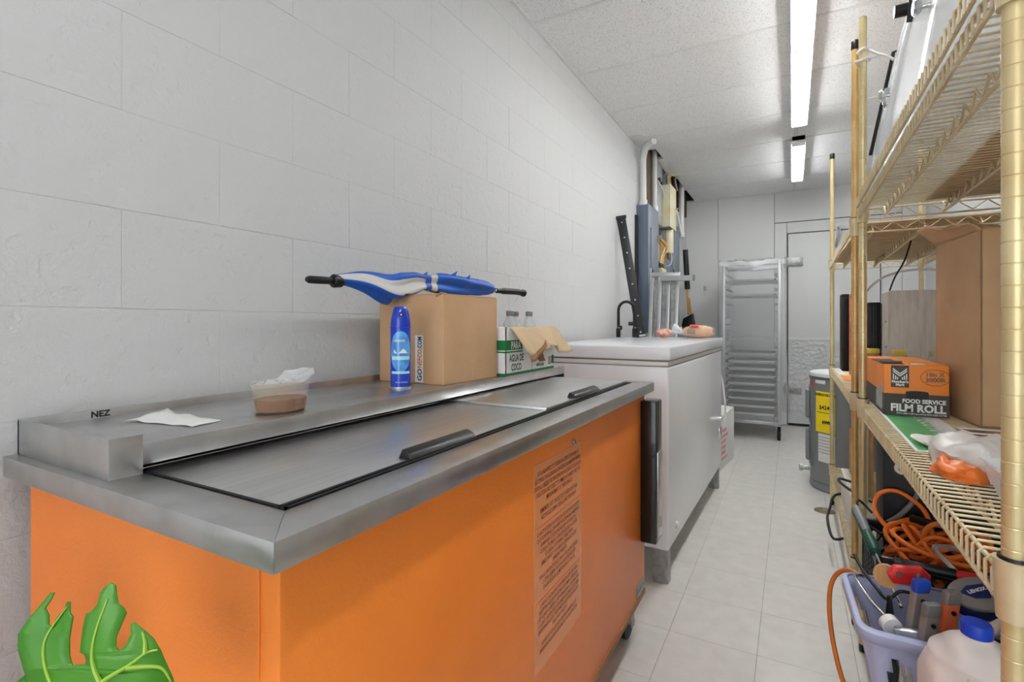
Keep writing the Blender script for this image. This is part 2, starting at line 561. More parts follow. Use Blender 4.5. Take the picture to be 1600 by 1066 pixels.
strip_light(1.94, 2, 'long double-tube strip light on the ceiling, its tubes joined end to end')
strip_light(4.86, 1, 'short double-tube strip light on the ceiling near the white panelled wall')
strip_light(-.98, 1, 'added out-of-view double-tube strip light that brightens the near end of the room')  # added fixture out of view, brightens the near wall

# ------------------------------------------------------------------ orange bottle cooler
X0, X1, Y0, Y1, ZT = -1.172, -0.466, 0.340, 1.987, 0.975
ck = thing('bottle_cooler', 'orange bottle cooler with a stainless steel sliding-lid top against the block wall', 'cooler', (-.82, 1.16, 0))
bd = build(G().box(X0 + .03, -.497, Y0 + .03, Y1 - .02, .165, ZT - .03), 'body', 'orange_paint', ck, bevel=.006, world=True)
build(G().box(X0 + .028, -.530, Y0 + .027, Y0 + .032, .17, ZT - .034), 'end_panel', 'orange_paint', bd, world=True, bevel=.001, seg=1)
build(G().box(-.5, -.494, Y0 + .032, Y1 - .025, .165, .185), 'bottom_trim', 'cardboard_dark', bd, world=True)
# steel top: mitred frame pieces round the well
OX0, OX1, OY0, OY1 = -.892, -.535, .405, 1.925
tg = G()
tg.prism([(X0, Y0), (X1, Y0), (OX1, OY0), (OX0, OY0), (X0, Y0 + .08)], (0, 0, ZT - .034), (1, 0, 0), (0, 1, 0), (0, 0, .034))
tg.prism([(X1, Y0 + .0004), (X1, Y1), (OX1, OY1), (OX1, OY0 + .0004)], (0, 0, ZT - .034), (1, 0, 0), (0, 1, 0), (0, 0, .034))
tg.prism([(X0, Y1), (OX0, OY1), (OX1, OY1 + .0004), (X1, Y1 + .0004)], (0, 0, ZT - .034), (1, 0, 0), (0, 1, 0), (0, 0, .034))
tg.box(X0, OX0, Y0 + .08, Y1, ZT - .034, ZT - .0005)
top = build(tg, 'steel_top', 'steel', ck, world=True, bevel=.0007)
build(G().box(OX0, OX1, OY0, OY1, ZT - .034, ZT - .018), 'well_channel', 'rubber', ck, world=True)
gk = G()
for a, b_, c_, d_ in ((OX0 + .004, OX1 - .004, OY0 + .003, OY0 + .008), (OX1 - .009, OX1 - .004, OY0, OY1), (OX0, OX1, OY1 - .008, OY1 - .003), (OX1 - .02, OX1 - .014, OY0, OY1)):
    gk.box(a, b_, c_, d_, ZT - .02, ZT + .001)
build(gk, 'gasket_rail', 'rubber', ck, world=True)
for k, (ya, yb, z) in enumerate(((OY0 + .012, 1.205, ZT - .004), (1.196, OY1 - .012, ZT + .0045))):
    ld = build(G().box(OX0 + .004, OX1 - .022 + k * .001, ya, yb, z - .006, z + .003), 'lid', 'steel_brushed', ck, world=True, bevel=.0022)
    build(G().box(OX0 + .01, OX1 - .03, ya + .004, yb - .004, z - .011, z - .006), 'lid_core', 'rubber', ld, world=True)
    hy = (.655, .855) if k == 0 else (1.385, 1.60)
    hd = G().hexa([(-.578, hy[0], z + .003), (-.548, hy[0], z + .003), (-.548, hy[1], z + .003), (-.578, hy[1], z + .003),
                   (-.572, hy[0] + .003, z + .019), (-.556, hy[0] + .003, z + .013), (-.556, hy[1] - .003, z + .013), (-.572, hy[1] - .003, z + .019)])
    build(hd, 'handle', 'black_plastic', ld, world=True, bevel=.002)
# raised ledge at the back with closed near end
lg = G()
lg.box(X0 + .004, -.856, .405, 2.016, 1.013, 1.0195)                 # deck
lg.box(-.862, -.852, .402, 2.016, .988, 1.020)                       # front lip
build(lg, 'ledge', 'steel', ck, world=True, bevel=.001)
build(G().box(X0 + .002, X0 + .009, .358, 2.016, ZT, 1.036), 'back_lip', 'steel', ck, world=True, bevel=.001)
eb = G().prism([(X0 + .002, .358), (-.852, .358), (-.852, .402), (-.858, .402), (-.858, .364), (X0 + .002, .364)], (0, 0, ZT), (1, 0, 0), (0, 1, 0), (0, 0, .0595))
eb.box(X0 + .004, -.857, .363, .406, 1.0130, 1.0194)
build(eb, 'ledge_end', 'steel', ck, world=True, bevel=.0008)
build(G().box(X0 + .002, -.853, 2.012, 2.018, ZT - .02, 1.0195), 'ledge_end', 'steel', ck, world=True)
g = G().text('NEZ', .016, (X0 + .0095, .46, 1.022), (0, 1, 0), (0, 0, 1), bold=.0006)
build(g, 'marker_writing', 'ink_black', ck, world=True, normals=False)
# lock, maker's plate
lk = build(G().cyl((-.497, 1.23, .895), (-.489, 1.23, .895), .009, 16), 'lock', 'chrome', ck, world=True, smooth=.6)
build(G().box(-.4895, -.4885, 1.229, 1.231, .889, .901), 'key_slot', 'rubber', lk, world=True)
npz = build(G().box(-.497, -.495, 1.845, 1.953, .19, .235), 'maker_plate', 'alu_dull', ck, world=True, bevel=.0008)
g = G().text('REFRIGERATION', .013, (-.4947, 1.852, .207), (0, 1, 0), (0, 0, 1), bold=.0003)
build(g, 'plate_lettering', 'ink_black', npz, world=True, normals=False)
# warning decal
dc = build(G().box(-.4972, -.4962, 1.005, 1.287, .418, .886), 'warning_decal', 'decal_film', ck, world=True)
txt = [("IT IS UNLAWFUL TO POSSESS AN OPEN CONTAINER OF\nALCOHOL WHILE DRIVING OR RIDING IN A MOTOR VEHICLE.\nDRIVING UNDER THE INFLUENCE OF ALCOHOL IS UNLAWFUL.\nVIOLATORS ARE SUBJECT TO IMMEDIATE ARREST AND THE\nIMPOUNDMENT OF THEIR VEHICLE.", .858),
       ("REMEMBER, JUST ONE BOTTLE OF BEER OR OTHER\nALCOHOLIC DRINK COULD LAND YOU IN JAIL.", .772),
       ("ES ILICITO ESTAR EN POSESION DE UN ENVASE ABIERTO\nQUE CONTENGA UNA BEBIDA ALCOHOLICA MIENTRAS\nSE MANEJA O ESTE SENTADO EN UN VEHICULO.\nCONDUCIR BAJO LA INFLUENCIA DEL ALCOHOL\nES ILEGAL. LOS INFRACTORES SERAN\nARRESTADOS Y SUS VEHICULOS INCAUTADOS\nINMEDIATAMENTE.", .723),
       ("TENGA PRESENTE QUE UNA BOTELLA DE CERVEZA\nU OTRA BEBIDA ALCOHOLICA PUDIERA SER\nCAUSA DE QUE LO METAN EN LA CARCEL.", .622),
       ("LI KONT LALWA POU YON MOUN GENYEN YON\nRESIPYAN ALKOL KI LOUVRI NAN MEN LI PANDAN\nL AP KONDI OUBYEN L AP WOULE NAN YON MACHIN.\nLI KONT LALWA POU YON MOUN KONDI LE LI ANBA\nENFLIYANS ALKOL. TOUT MOUN KI VYOLE LWA SA A\nPRAL NAN PRIZON.", .558),
       ("SONJE, SE YON SEL BOUTEY BYE OUBYEN LOT\nBWASON ALKOLIK KI KA METE OU NAN PRIZON.", .470)]
g = G()
for k, (s_, z) in enumerate(txt):
    g.text(s_, .0150 if k < 2 else .0136, (-.4958, 1.146, z), (0, 1, 0), (0, 0, 1), align='CENTER', bold=.0001, line=1.04, sx=.66 if k < 2 else .74)
build(g, 'decal_lettering', 'decal_ink', dc, world=True, normals=False)
for z in (.741, .574): build(G().box(-.4962, -.4957, 1.008, 1.284, z, z + .0015), 'decal_rule', 'ink_orange', dc, world=True)
# cap catcher
cc = build(G().box(-.497, -.437, 1.90, 1.990, .382, .912), 'cap_catcher', 'black_gloss', ck, world=True, bevel=.006)
build(G().box(-.4375, -.4335, 1.912, 1.978, .40, .72), 'catcher_plate', 'steel', cc, world=True, bevel=.001)
op = [(-.434 + .010 * math.cos(a * PI / 8), 1.945 + .018 * math.sin(a * PI / 8), .46) for a in range(16)]
build(G().tube([(-.4325, 1.945 + .018 * math.cos(a * PI / 8), .455 + .018 * math.sin(a * PI / 8)) for a in range(16)], .003, 6, closed=True), 'opener_ring', 'chrome', cc, world=True, smooth=.7)
# casters
for (x, y) in ((-.56, .45), (-1.08, .45), (-.56, 1.87), (-1.08, 1.87)):
    ct = build(G().box(x - .05, x + .05, y - .045, y + .045, .157, .165).bar((x - .03, y + .02, .16), (x - .03, y + .05, .05), .035, .004, (1, 0, 0)).bar((x + .03, y + .02, .16), (x + .03, y + .05, .05), .035, .004, (1, 0, 0)), 'caster', 'alu_dull', ck, world=True)
    w = G().tube([(x - .018, y + .05, .063), (x - .016, y + .05, .063), (x + .016, y + .05, .063), (x + .018, y + .05, .063)], [.055, .063, .063, .055], 24)
    build(w, 'wheel', 'rubber', ct, world=True, smooth=.5)
    build(G().cyl((x - .036, y + .05, .063), (x + .036, y + .05, .063), .012, 12), 'axle', 'alu', ct, world=True, smooth=.6)

# ------------------------------------------------------------------ chest freezer
fz = thing('chest_freezer', 'white chest freezer with a flat lid standing past the orange cooler', 'freezer', (-.488, 2.36, 0), -.021)
FD, FL = -.655, 1.665
build(G().box(FD, 0, 0, FL, .165, 1.002), 'cabinet', 'white_enamel', fz, bevel=.012, seg=3)
build(G().box(FD + .02, -.012, .012, FL - .012, 1.002, 1.032), 'seal', 'grey_plastic', fz)
build(G().box(FD + .02, -.004, .004, FL - .004, 1.005, 1.026), 'top_frame', 'white_plastic', fz, bevel=.003)
build(G().box(FD - .005, .010, -.010, FL + .010, 1.032, 1.097), 'lid', 'white_enamel', fz, bevel=.009, seg=3)
for x in (-.045, FD + .045):
    for y in (.03, FL - .08):
        lgp = G().prism([(-.035, 0), (.035, 0), (.035, -.006), (-.029, -.006), (-.029, .05), (-.035, .05)] if x < -.3 else [(-.035, 0), (.035, 0), (.035, .05), (.029, .05), (.029, .006), (-.035, .006)], (x, y, .004), (1, 0, 0), (0, 1, 0), (0, 0, .17))
        build(lgp, 'leg', 'alu_dull', fz)
        build(G().cyl((x, y + .025, 0), (x, y + .025, .012), .02, 12), 'foot', 'rubber', fz)
build(G().cyl((0, .15, .24), (.012, .15, .24), .019, 18, .014), 'drain_plug', 'white_plastic', fz, smooth=.5)
lk = build(G().cyl((0, 1.54, .52), (.02, 1.54, .52), .02, 18), 'lock', 'chrome', fz, smooth=.5)
build(G().box(0, .012, 1.50, 1.58, .38, .46), 'badge', 'chrome', fz, bevel=.003)
cd = spline([(-.1, FL + .02, .9), (-.02, FL + .04, .84), (.012, FL + .03, .7), (.02, FL + .06, .55), (0, FL + .05, .42), (-.1, FL + .05, .3)], 8)
build(G().tube(cd, .006, 8), 'power_cord', 'white_plastic', fz, smooth=.7)

# ------------------------------------------------------------------ things on the cooler ledge
ZL = 1.0197
def vlat(p, k=60, a=.002):
    return Vector(p) + mnoise.noise_vector(Vector(p) * k) * a


# receipt
rp = [(-1.072, .479), (-1.095, .561), (-.926, .566), (-.911, .506)]
def rc(u, v):
    p = [Vector((*q, 0)) for q in rp]
    q = (p[0] * (1 - u) + p[3] * u) * (1 - v) + (p[1] * (1 - u) + p[2] * u) * v
    return Vector((q.x, q.y, ZL + .0012 + .006 * abs(mnoise.noise(q * 22)) + .008 * max(0, .12 - u) / .12 * v))
rcp = build(G().grid(rc, 14, 8), 'paper_slip', 'paper_white', solid=.0005, smooth=.8)
tag(rcp, 'creased white paper slip lying flat on the cooler ledge', 'paper')

# deli tub with sauce
tc = (-.925, .692, ZL)
tb = thing('deli_tub', 'clear oval tub half full of brown sauce under crumpled film', 'food tub', tc)
pf = [(.0, .0), (.046, 0), (.0485, .002), (.055, .05), (.0555, .0535), (.059, .054), (.059, .060), (.0575, .060), (.0575, .056), (.0535, .052), (.0478, .004), (0, .003)]
build(G().lathe(pf, n=36, sx=.85, sy=1.05, close=False), 'tub', 'tub_clear', tb, smooth=.6)
build(G().lathe([(0, .0035), (.0474, .0045), (.0502, .0265), (.049, .028), (.03, .0275), (0, .027)], n=36, sx=.85, sy=1.05, close=False), 'sauce', 'sauce', tb, smooth=.6)
def fl_(u, v):
    a = 2 * PI * u; r = .057 * v
    x, y = r * math.cos(a), r * math.sin(a)
    h = .061 + .010 * mnoise.noise(Vector((x * 45, y * 45, 3))) + .022 * max(0, y / .057) * v + .006 * mnoise.noise(Vector((x * 120, y * 120, 9)))
    return Vector((x * .95, y * 1.15 + .004, max(h, .0615)))
build(G().grid(fl_, 30, 10, wrap=True), 'crumpled_film', 'film_clear', tb, smooth=1.2)

# air freshener can
ac = (-.948, 1.085, ZL)
sp = thing('spray_can', 'blue aerosol spray can with sky-blue label in front of the cardboard box', 'spray can', ac)
build(G().lathe([(.0275, 0), (.0285, .002), (.0285, .006), (.0278, .008)], n=32), 'base_ring', 'alu', sp, smooth=.5)
build(G().lathe([(.0278, .007), (.0278, .165), (.0270, .170)], n=32), 'body', 'can_blue', sp, smooth=.5)
cp = build(G().lathe([(.0275, .170), (.0275, .178), (.0262, .192), (.0235, .207), (.0205, .219), (.016, .226), (.006, .229), (0, .229)], n=32, close=False), 'cap', 'can_blue', sp, smooth=.6)
cv = Vector((0.66, -.75, 0)).normalized()
def on_can(ang, z, r=.0281):
    a = math.atan2(cv.y, cv.x) + ang
    return Vector((r * math.cos(a), r * math.sin(a), z))
def can_patch(a0, a1, fz0, fz1, r):
    g = G(); n = 18
    def fn(u, v):
        a = a0 + (a1 - a0) * u
        return on_can(a, fz0(a) + (fz1(a) - fz0(a)) * v, r)
    return g.grid(fn, n, 8)
R_ = 1.15
el = lambda a, s: .105 + s * .055 * math.sqrt(max(0, 1 - (a / R_) ** 2))
lb = build(can_patch(-R_, R_, lambda a: el(a, -1), lambda a: el(a, 1), .02815), 'label', 'can_sky', sp, smooth=.8)
build(can_patch(-1.0, 1.0, lambda a: .044, lambda a: .051, .02825), 'label_band', 'can_pale', lb, smooth=.8)
build(can_patch(-.95, 1.0, lambda a: .082, lambda a: .092, .0283), 'label_band', 'can_pale', lb, smooth=.8)
build(can_patch(-.7, .9, lambda a: .100, lambda a: .106 + .006 * math.sin(a * 6), .0284), 'label_picture', 'print_white', lb, smooth=.8)
def can_text(t, size, a0, z, bold=0):
    vs, fs = text_geo(t, size, 'CENTER', bold)
    return G().add([on_can(a0 + p.x / .0285, z + p.y, .0286) for p in vs], fs)
build(can_text('NORDIC', .0085, -.1, .131, .0003), 'label_lettering', 'print_white', lb, normals=False)
build(can_text('NET WT 8 OZ (226 g)', .0036, .1, .020, .0001), 'label_lettering', 'print_white', lb, normals=False)
a_ = on_can(0.05, .205, .0235)
build(G().tube([a_ - cv * .004, a_ + cv * .0012], .0075, 16), 'nozzle_recess', 'tool_navy', cp, smooth=.6)
build(G().tube([a_, a_ + cv * .003], .0022, 10), 'nozzle', 'print_white', cp, smooth=.6)
build(G().lathe([(.0279, .168), (.0287, .169), (.0287, .1715), (.0276, .1725)], n=32), 'rim', 'can_blue', sp, smooth=.6)

# cardboard box with the web address strip
bx = thing('cardboard_box', 'plain brown cardboard box on the cooler ledge with a web address label', 'box', (-1.012, 1.352, ZL), -.04)
w2, l2, hb = .130, .143, .265
bg_ = G().box(-w2, w2, -l2, l2, 0, hb)
build(bg_, 'carton', 'cardboard', bx, bevel=.0025)
build(G().box(-w2 + .002, -.002, -l2 + .003, l2 - .003, hb, hb + .0035).box(.002, w2 - .002, -l2 + .002, l2 - .004, hb, hb + .004), 'top_flap', 'cardboard', bx, bevel=.001)
build(G().tube([(w2 - .03, -l2 - .001, hb - .004), (w2 - .012, -l2 + .004, hb + .005), (w2 - .004, -l2 + .018, hb + .004)], [.003, .005, .002], 6), 'torn_edge', 'cardboard_dark', bx, smooth=.8)
build(G().box(w2 - .0005, w2 + .0006, -.006, .006, .002, .07).box(w2 - .0004, w2 + .0004, -l2 + .004, l2 - .004, .066, .0672), 'crease', 'cardboard', bx)
lbp = build(G().box(.02, .05, -l2 - .0012, -l2, .004, .145), 'label', 'paper_white', bx)
# placed left of the corner so it shows beside the spray can
g = G().text('GO', .024, (.046, -l2 - .0016, .008), (0, 0, 1), (-1, 0, 0), bold=.0006)
g2 = G().text('NEFCO', .024, (.046, -l2 - .0016, .047), (0, 0, 1), (-1, 0, 0), bold=.0006, sx=.72)
g3 = G().text('.COM', .024, (.046, -l2 - .0016, .104), (0, 0, 1), (-1, 0, 0), bold=.0006, sx=.62)
build(g, 'label_lettering', 'ink_navy', lbp, normals=False); build(g2, 'label_lettering', 'ink_orange', lbp, normals=False)
build(g3, 'label_lettering', 'ink_navy', lbp, normals=False)

# closed umbrella lying across the box
um = thing('umbrella', 'closed blue and silver umbrella lying across the top of the cardboard box', 'umbrella', (-1.04, 1.38, 1.29))
A = Vector((-1.085, .985, 1.316)); B = Vector((-1.0, 1.67, 1.327))
ax = (B - A).normalized(); sd = ax.cross(Vector((0, 0, 1))).normalized(); upv = sd.cross(ax)
prof = [(0, .013), (.08, .022), (.2, .034), (.3, .041), (.38, .036), (.45, .025), (.49, .022), (.52, .028), (.6, .036), (.7, .034), (.78, .027), (.86, .026), (.95, .02), (1, .012)]
def rad(t):
    for (a, ra), (b_, rb) in zip(prof, prof[1:]):
        if t <= b_: return ra + (rb - ra) * (t - a) / (b_ - a)
    return prof[-1][1]
NA = 64
def um_pt(u, v):
    t = v; tw = 2 * PI * u; a = tw - 1.6 * t
    r = rad(t) * (1 + .26 * math.cos(4 * tw) * min(1, t * 4) + .1 * mnoise.noise(Vector((t * 9, math.cos(a) * 2, math.sin(a) * 2))))
    c0 = A.lerp(B, t) + Vector((0, 0, .006 * math.sin(PI * t) + .006)) - Vector((0, 0, 1)) * .026 * math.exp(-((t - .26) / .11) ** 2)
    p = c0 + sd * (r * math.cos(a) * 1.05) + upv * (r * math.sin(a) * .98)
    y0b = 1.352 - .145
    if p.y > y0b - .03: p.z = max(p.z, ZL + hb + .0055)
    return p
g = G().grid(um_pt, NA, 70, wrap=True)
g.mi = []
for j in range(70):
    for i in range(NA):
        t = (j + .5) / 70; tw = 2 * PI * (i + .5) / NA
        k = (tw / (PI / 4)) % 4
        silver = (k < 1.45) and t < .47
        g.mi.append(1 if silver else 0)
cn = build(g, 'canopy', ['umb_blue', 'umb_silver'], um, smooth=.9, world=True)
# loose fold points
for t0, dz, ln, sgn in ((.60, .052, .07, 1), (.42, .034, .05, -1), (.73, .04, .05, 1)):
    c0 = A.lerp(B, t0)
    fgp = G().add([c0 + upv * .02 - sd * .02, c0 + ax * ln * .5 + upv * .026 + sd * .018, c0 + ax * ln + upv * (.024 + dz * .7) * 1.0 + sd * .004, c0 + ax * ln * .55 + upv * .016 - sd * .018],
                  [(0, 1, 2), (0, 2, 3), (0, 3, 1), (1, 3, 2)])
    build(fgp, 'fold', 'umb_blue', cn, smooth=.5, world=True)
for t0, m_ in ((.465, 'umb_blue'), (.505, 'umb_silver')):
    def stp(u, v):
        p = um_pt(u, t0 + .03 * (v - .5)); c0 = A.lerp(B, t0 + .03 * (v - .5)) + Vector((0, 0, .012))
        d = p - c0
        q = c0 + d.normalized() * (d.length + .0018)
        return q
    build(G().grid(stp, 40, 2, wrap=True), 'strap', m_, um, smooth=.9, world=True)
tp0 = A - ax * .012
build(G().tube([A + ax * .012, A - ax * .008, A - ax * .012, A - ax * .016], [.0165, .0185, .0185, .015], 16), 'collar', 'black_plastic', um, smooth=.5, world=True)
build(G().tube([A - ax * .014, A - ax * .055, A - ax * .085, A - ax * .092], [.010, .0105, .010, .006], 14), 'tip', 'black_plastic', um, smooth=.6, world=True)
build(G().tube([B - ax * .02, B + ax * .03], .0065, 12), 'shaft', 'chrome', um, smooth=.6, world=True)
hs = B + ax * .02
build(G().tube(spline([hs, hs + ax * .04, hs + ax * .13, hs + ax * .168 - Vector((0, 0, .002)), hs + ax * .19 - Vector((0, 0, .004))], 4), [.0095] * 4 + [.0125] * 8 + [.0135, .0148, .0155, .015, .010], 14), 'handle', 'black_plastic', um, smooth=.7, world=True)
build(G().tube(spline([hs + ax * .165, hs + ax * .13 - Vector((0, 0, .05)) + sd * -.01, hs + ax * .10 - Vector((0, 0, .085))], 5), .0012, 5), 'wrist_cord', 'print_white', um, smooth=.9, world=True)

# coconut water tray
cw = thing('drink_carton', 'torn open white and green coconut water carton on the cooler ledge', 'carton', (-.982, 1.70, ZL + .001), 0)
hw, hl, hh = .132, .196, .168
cg_ = G()
cg_.box(hw - .003, hw, -hl, hl, 0, .075).box(hw - .003, hw, -hl, -hl + .12, .075, hh)
cg_.box(-hw, -hw + .003, -hl, hl, 0, hh).box(-hw, hw, -hl, -hl + .003, 0, hh).box(-hw, hw, hl - .003, hl, 0, hh * .7).box(-hw, hw, -hl, hl, 0, .003)
build(cg_, 'tray', 'paper_white', cw)
gb = G().box(hw, hw + .0006, -hl, -hl + .12, .088, .122).box(-hw, hw, -hl - .0006, -hl, .088, .122).box(hw, hw + .0006, -hl, -hl + .12, .079, .084).box(-hw, hw, -hl - .0006, -hl, .079, .084)
gb.box(hw, hw + .0006, -hl, hl, .0, .009).box(-hw, hw, -hl - .0006, -hl, .0, .009)
build(gb, 'green_band', 'ink_green', cw)
g = G().text('PARA', .036, (hw + .001, -hl + .035, .0925), (0, 1, 0), (0, 0, 1), bold=.0012, sx=.8)
build(g, 'lettering', 'print_white', cw, normals=False)
g = G().text('AGUA DE', .034, (hw + .001, -hl + .022, .048), (0, 1, 0), (0, 0, 1), bold=.0010, sx=.72)
g.text('COCO', .034, (hw + .001, -hl + .036, .016), (0, 1, 0), (0, 0, 1), bold=.0010, sx=.72)
g.text('WATER', .026, (hw + .001, .035, .040), (0, 1, 0), (0, 0, 1), bold=.0008, sx=.8)
g.text('with pulp', .02, (hw + .001, .035, .018), (0, 1, 0), (0, 0, 1), bold=.0004, sx=.9)
build(g, 'lettering', 'ink_dkgreen', cw, normals=False)
build(G().box(hw, hw + .0008, -.0, .0015, .003, .07), 'fold_line', 'ink_dkgreen', cw)
for k in range(4):
    build(G().box(hw, hw + .0008, .145, .170, .020 + k * .008, .024 + k * .008), 'print_mark', 'ink_dkgreen', cw)
g = G().prism([(0, 0), (.02, .0), (.02, .03), (.012, .036), (.0, .03)], (hw, .176, .02), (0, 1, 0), (0, 0, 1), (.0008, 0, 0))
build(g, 'print_mark', 'ink_dkgreen', cw)
# torn flap hanging from the top edge
def flap_pt(u, v):
    y = -hl + .025 + u * (hl * 2 - .02) + v * .035
    tear = .0
    x = hw + .004 + v * .062
    lo = .100
    if .12 < u < .58: lo = .112 - .03 * math.sin((u - .12) / .46 * PI)
    if .40 < u < .62: lo = .070
    z = hh - v * lo + .002 * math.sin(u * 20) * v
    return Vector((x, y, z))
build(G().grid(flap_pt, 28, 10), 'torn_flap', 'cardboard_pale', cw, solid=.003, smooth=.5)
tr = G()
tr.grid(lambda u, v: Vector((hw + .066 + .006 * v + .004 * math.sin(u * 9), -.145 + .12 * u, .066 + .055 * u * u - .018 * v)), 12, 2)
build(tr, 'torn_edge', 'cardboard_dark', cw, solid=.002, smooth=.5)
tr = G().grid(lambda u, v: Vector((hw + .035 - .01 * math.sin(PI * v), -.015 + .05 * u + .01 * v, .10 - .06 * v)), 6, 6)
build(tr, 'torn_patch', 'cardboard_dark', cw, solid=.002)
# bottles standing in the carton
for x, y, lb_ in ((-1.0, 1.808, 'nearest the plain cardboard box'), (-1.03, 1.907, 'nearest the wall'), (-.985, 1.945, 'nearest the white freezer')):
    bt = thing('water_bottle', 'clear grey-capped water bottle in the torn carton, ' + lb_, 'bottle', (x + .03, y - .06, ZL + .003), 0, 'bottles in the coconut water carton')
    build(G().lathe([(.02, 0), (.027, .004), (.028, .02), (.027, .05), (.028, .08), (.028, .15), (.026, .175), (.018, .195), (.0125, .205), (.0125, .212)], n=20), 'bottle', 'bottle_clear', bt, smooth=.8)
    build(G().lathe([(.0145, .208), (.0148, .21), (.0148, .225), (.0135, .2275), (0, .2275)], n=24, close=False), 'cap', 'grey_plastic', bt, smooth=.6)

# bread bags on the freezer
def bread(name, label, c, rz, L, r, mat, tw):
    t = thing(name, label, 'bread', c, rz, None)
    def fn(u, v):
        a = 2 * PI * u; s = math.sin(PI * min(max(v * .94 + .03, 0), 1)) ** .35
        rr = r * s * (1 + .1 * mnoise.noise(Vector((v * 8, math.cos(a), math.sin(a)))))
        return Vector(((v - .5) * L, rr * math.cos(a) * 1.1, r * .82 + rr * math.sin(a) * .82))
    build(G().grid(fn, 20, 14, wrap=True), 'loaf', mat, t, smooth=1.0)
    def fb(u, v):
        p = fn(u, v); n = mnoise.noise(p * 60) * .006
        return Vector((p.x * 1.12, p.y * 1.1 + n, max(.0008, r * .8 + (p.z - r * .8) * 1.08 + n)))
    bgp = build(G().grid(fb, 20, 14, wrap=True), 'bag', 'film_thin', t, smooth=1.0)
    tail = [(tw * L * .5, 0, r * .8), (tw * (L * .5 + .03), .0, r * 1.1), (tw * (L * .5 + .07), .01, r * 1.3)]
    build(G().tube(spline(tail, 4), [.02, .016, .01, .007, .01, .018, .026, .03, .034][:9], 12), 'bag_tail', 'film_clear', t, smooth=1.0)
    return t
b1 = bread('bread_bag', 'bag of sliced bread with a barcode lying on the freezer lid', (-.58, 3.80, 1.0985), -.05, .20, .055, 'bread', -1)
g = G()
for k in range(9): g.box(-.06 + k * .006, -.06 + k * .006 + (.003 if k % 3 else .0045), -.0655, -.0647, .03, .062)
build(g, 'barcode', 'ink_grey', b1)
build(G().grid(lambda u, v: Vector((-.05 + .06 * u, -.057 + .03 * v, .081 + .014 * v)), 3, 3), 'bag_print', 'ink_red', b1, solid=.001)
bread('bread_bag', 'small red and white printed bread bag lying on the freezer lid', (-.83, 3.86, 1.0985), .1, .11, .04, 'bread_red', 1)

# ------------------------------------------------------------------ electrical corner on the left wall
bp = thing('breaker_panel', 'blue-grey breaker panel cabinet on the block wall above the freezer', 'breaker panel', (-1.15, 4.65, 1.12))
build(G().box(XL + .002, -1.1, 4.46, 4.845, 1.12, 2.245), 'cabinet', 'panel_blue', bp, world=True, bevel=.003)
build(G().box(-1.1, -1.094, 4.455, 4.85, 1.115, 2.25), 'cover', 'panel_grey', bp, world=True, bevel=.002)
dd = build(G().box(-1.094, -1.082, 4.53, 4.74, 1.27, 2.05), 'door', 'panel_grey', bp, world=True, bevel=.003)
build(G().box(-1.0825, -1.076, 4.545, 4.57, 1.6, 1.68), 'latch', 'black_metal', dd, world=True, bevel=.002)
for z in (1.3, 1.95):
    build(G().cyl((-1.086, 4.745, z), (-1.086, 4.745, z + .06), .006, 8), 'hinge', 'black_metal', dd, world=True)
o = build(G().box(XL + .001, XL + .02, 4.40, 4.452, 1.35, 2.15), 'black_strip', 'black_metal', bevel=.002)  # narrow black strip on the wall next to the cabinet
tag(o, 'narrow black strip on the wall beside the breaker panel', 'board')


def pipe(name, label, pts, r, mat, cat='pipe', n=12, cuff=True):
    t = thing(name, label, cat, (pts[0][0], pts[0][1], min(p[2] for p in pts)))
    build(G().tube(spline(pts, 8) if len(pts) > 2 else pts, r, n), 'run', mat, t, smooth=.8, world=True)
    if cuff:
        p = Vector(pts[-1]); q = Vector(pts[-2]); d = (q - p).normalized()
        build(G().tube([p, p + d * .05], r * 1.3, n), 'coupling', mat, t, smooth=.5, world=True)
    return t


pipe('conduit', 'thick white conduit bending from the ceiling to the breaker panel', [(-1.02, 4.35, 2.745), (-1.10, 4.42, 2.735), (-1.15, 4.50, 2.66), (-1.155, 4.52, 2.5), (-1.155, 4.52, 2.245)], .028, 'pvc')
pipe('conduit', 'slim grey metal conduit beside the thick white conduit', [(-1.17, 4.60, 3.0), (-1.17, 4.60, 2.245)], .016, 'galv')
pipe('conduit', 'white conduit in front of the old brown board', [(-1.12, 4.80, 3.0), (-1.12, 4.80, 2.245)], .022, 'pvc')
o = build(G().box(XL + .002, XL + .05, 4.63, 4.80, 2.26, 2.98), 'old_board', 'wood_old', bevel=.003)
tag(o, 'old brown wooden board running up through the ceiling hole', 'board')
gb_ = thing('wiring_trough', 'tall pale metal wiring box reaching up to the ceiling hole', 'electrical box', (-1.15, 5.0, 2.16))
build(G().box(XL + .002, -1.12, 4.88, 5.115, 2.16, 2.755), 'box', 'galv', gb_, world=True, bevel=.002)
build(G().box(-1.12, -1.116, 4.90, 5.10, 2.18, 2.44), 'cover', 'galv', gb_, world=True, bevel=.001)
build(G().tube(spline([(-1.113, 4.9, 2.56), (-1.09, 4.97, 2.5), (-1.09, 5.04, 2.46), (-1.11, 5.10, 2.42)], 6), .006, 8), 'cable', 'pvc', gb_, world=True, smooth=.9)
build(G().tube([(-1.12, 4.95, 2.58), (-1.10, 4.95, 2.58)], .02, 12), 'knockout', 'black_metal', gb_, world=True, smooth=.5)
build(G().tube([(-1.12, 5.05, 2.57), (-1.105, 5.05, 2.57)], .016, 12), 'knockout', 'black_metal', gb_, world=True, smooth=.5)
cb = thing('fuse_box', 'cream painted metal box mounted below the ceiling hole', 'electrical box', (-1.12, 5.28, 2.16))
build(G().box(XL + .002, -1.052, 5.13, 5.42, 2.16, 2.575), 'box', 'cream_box', cb, world=True, bevel=.002)
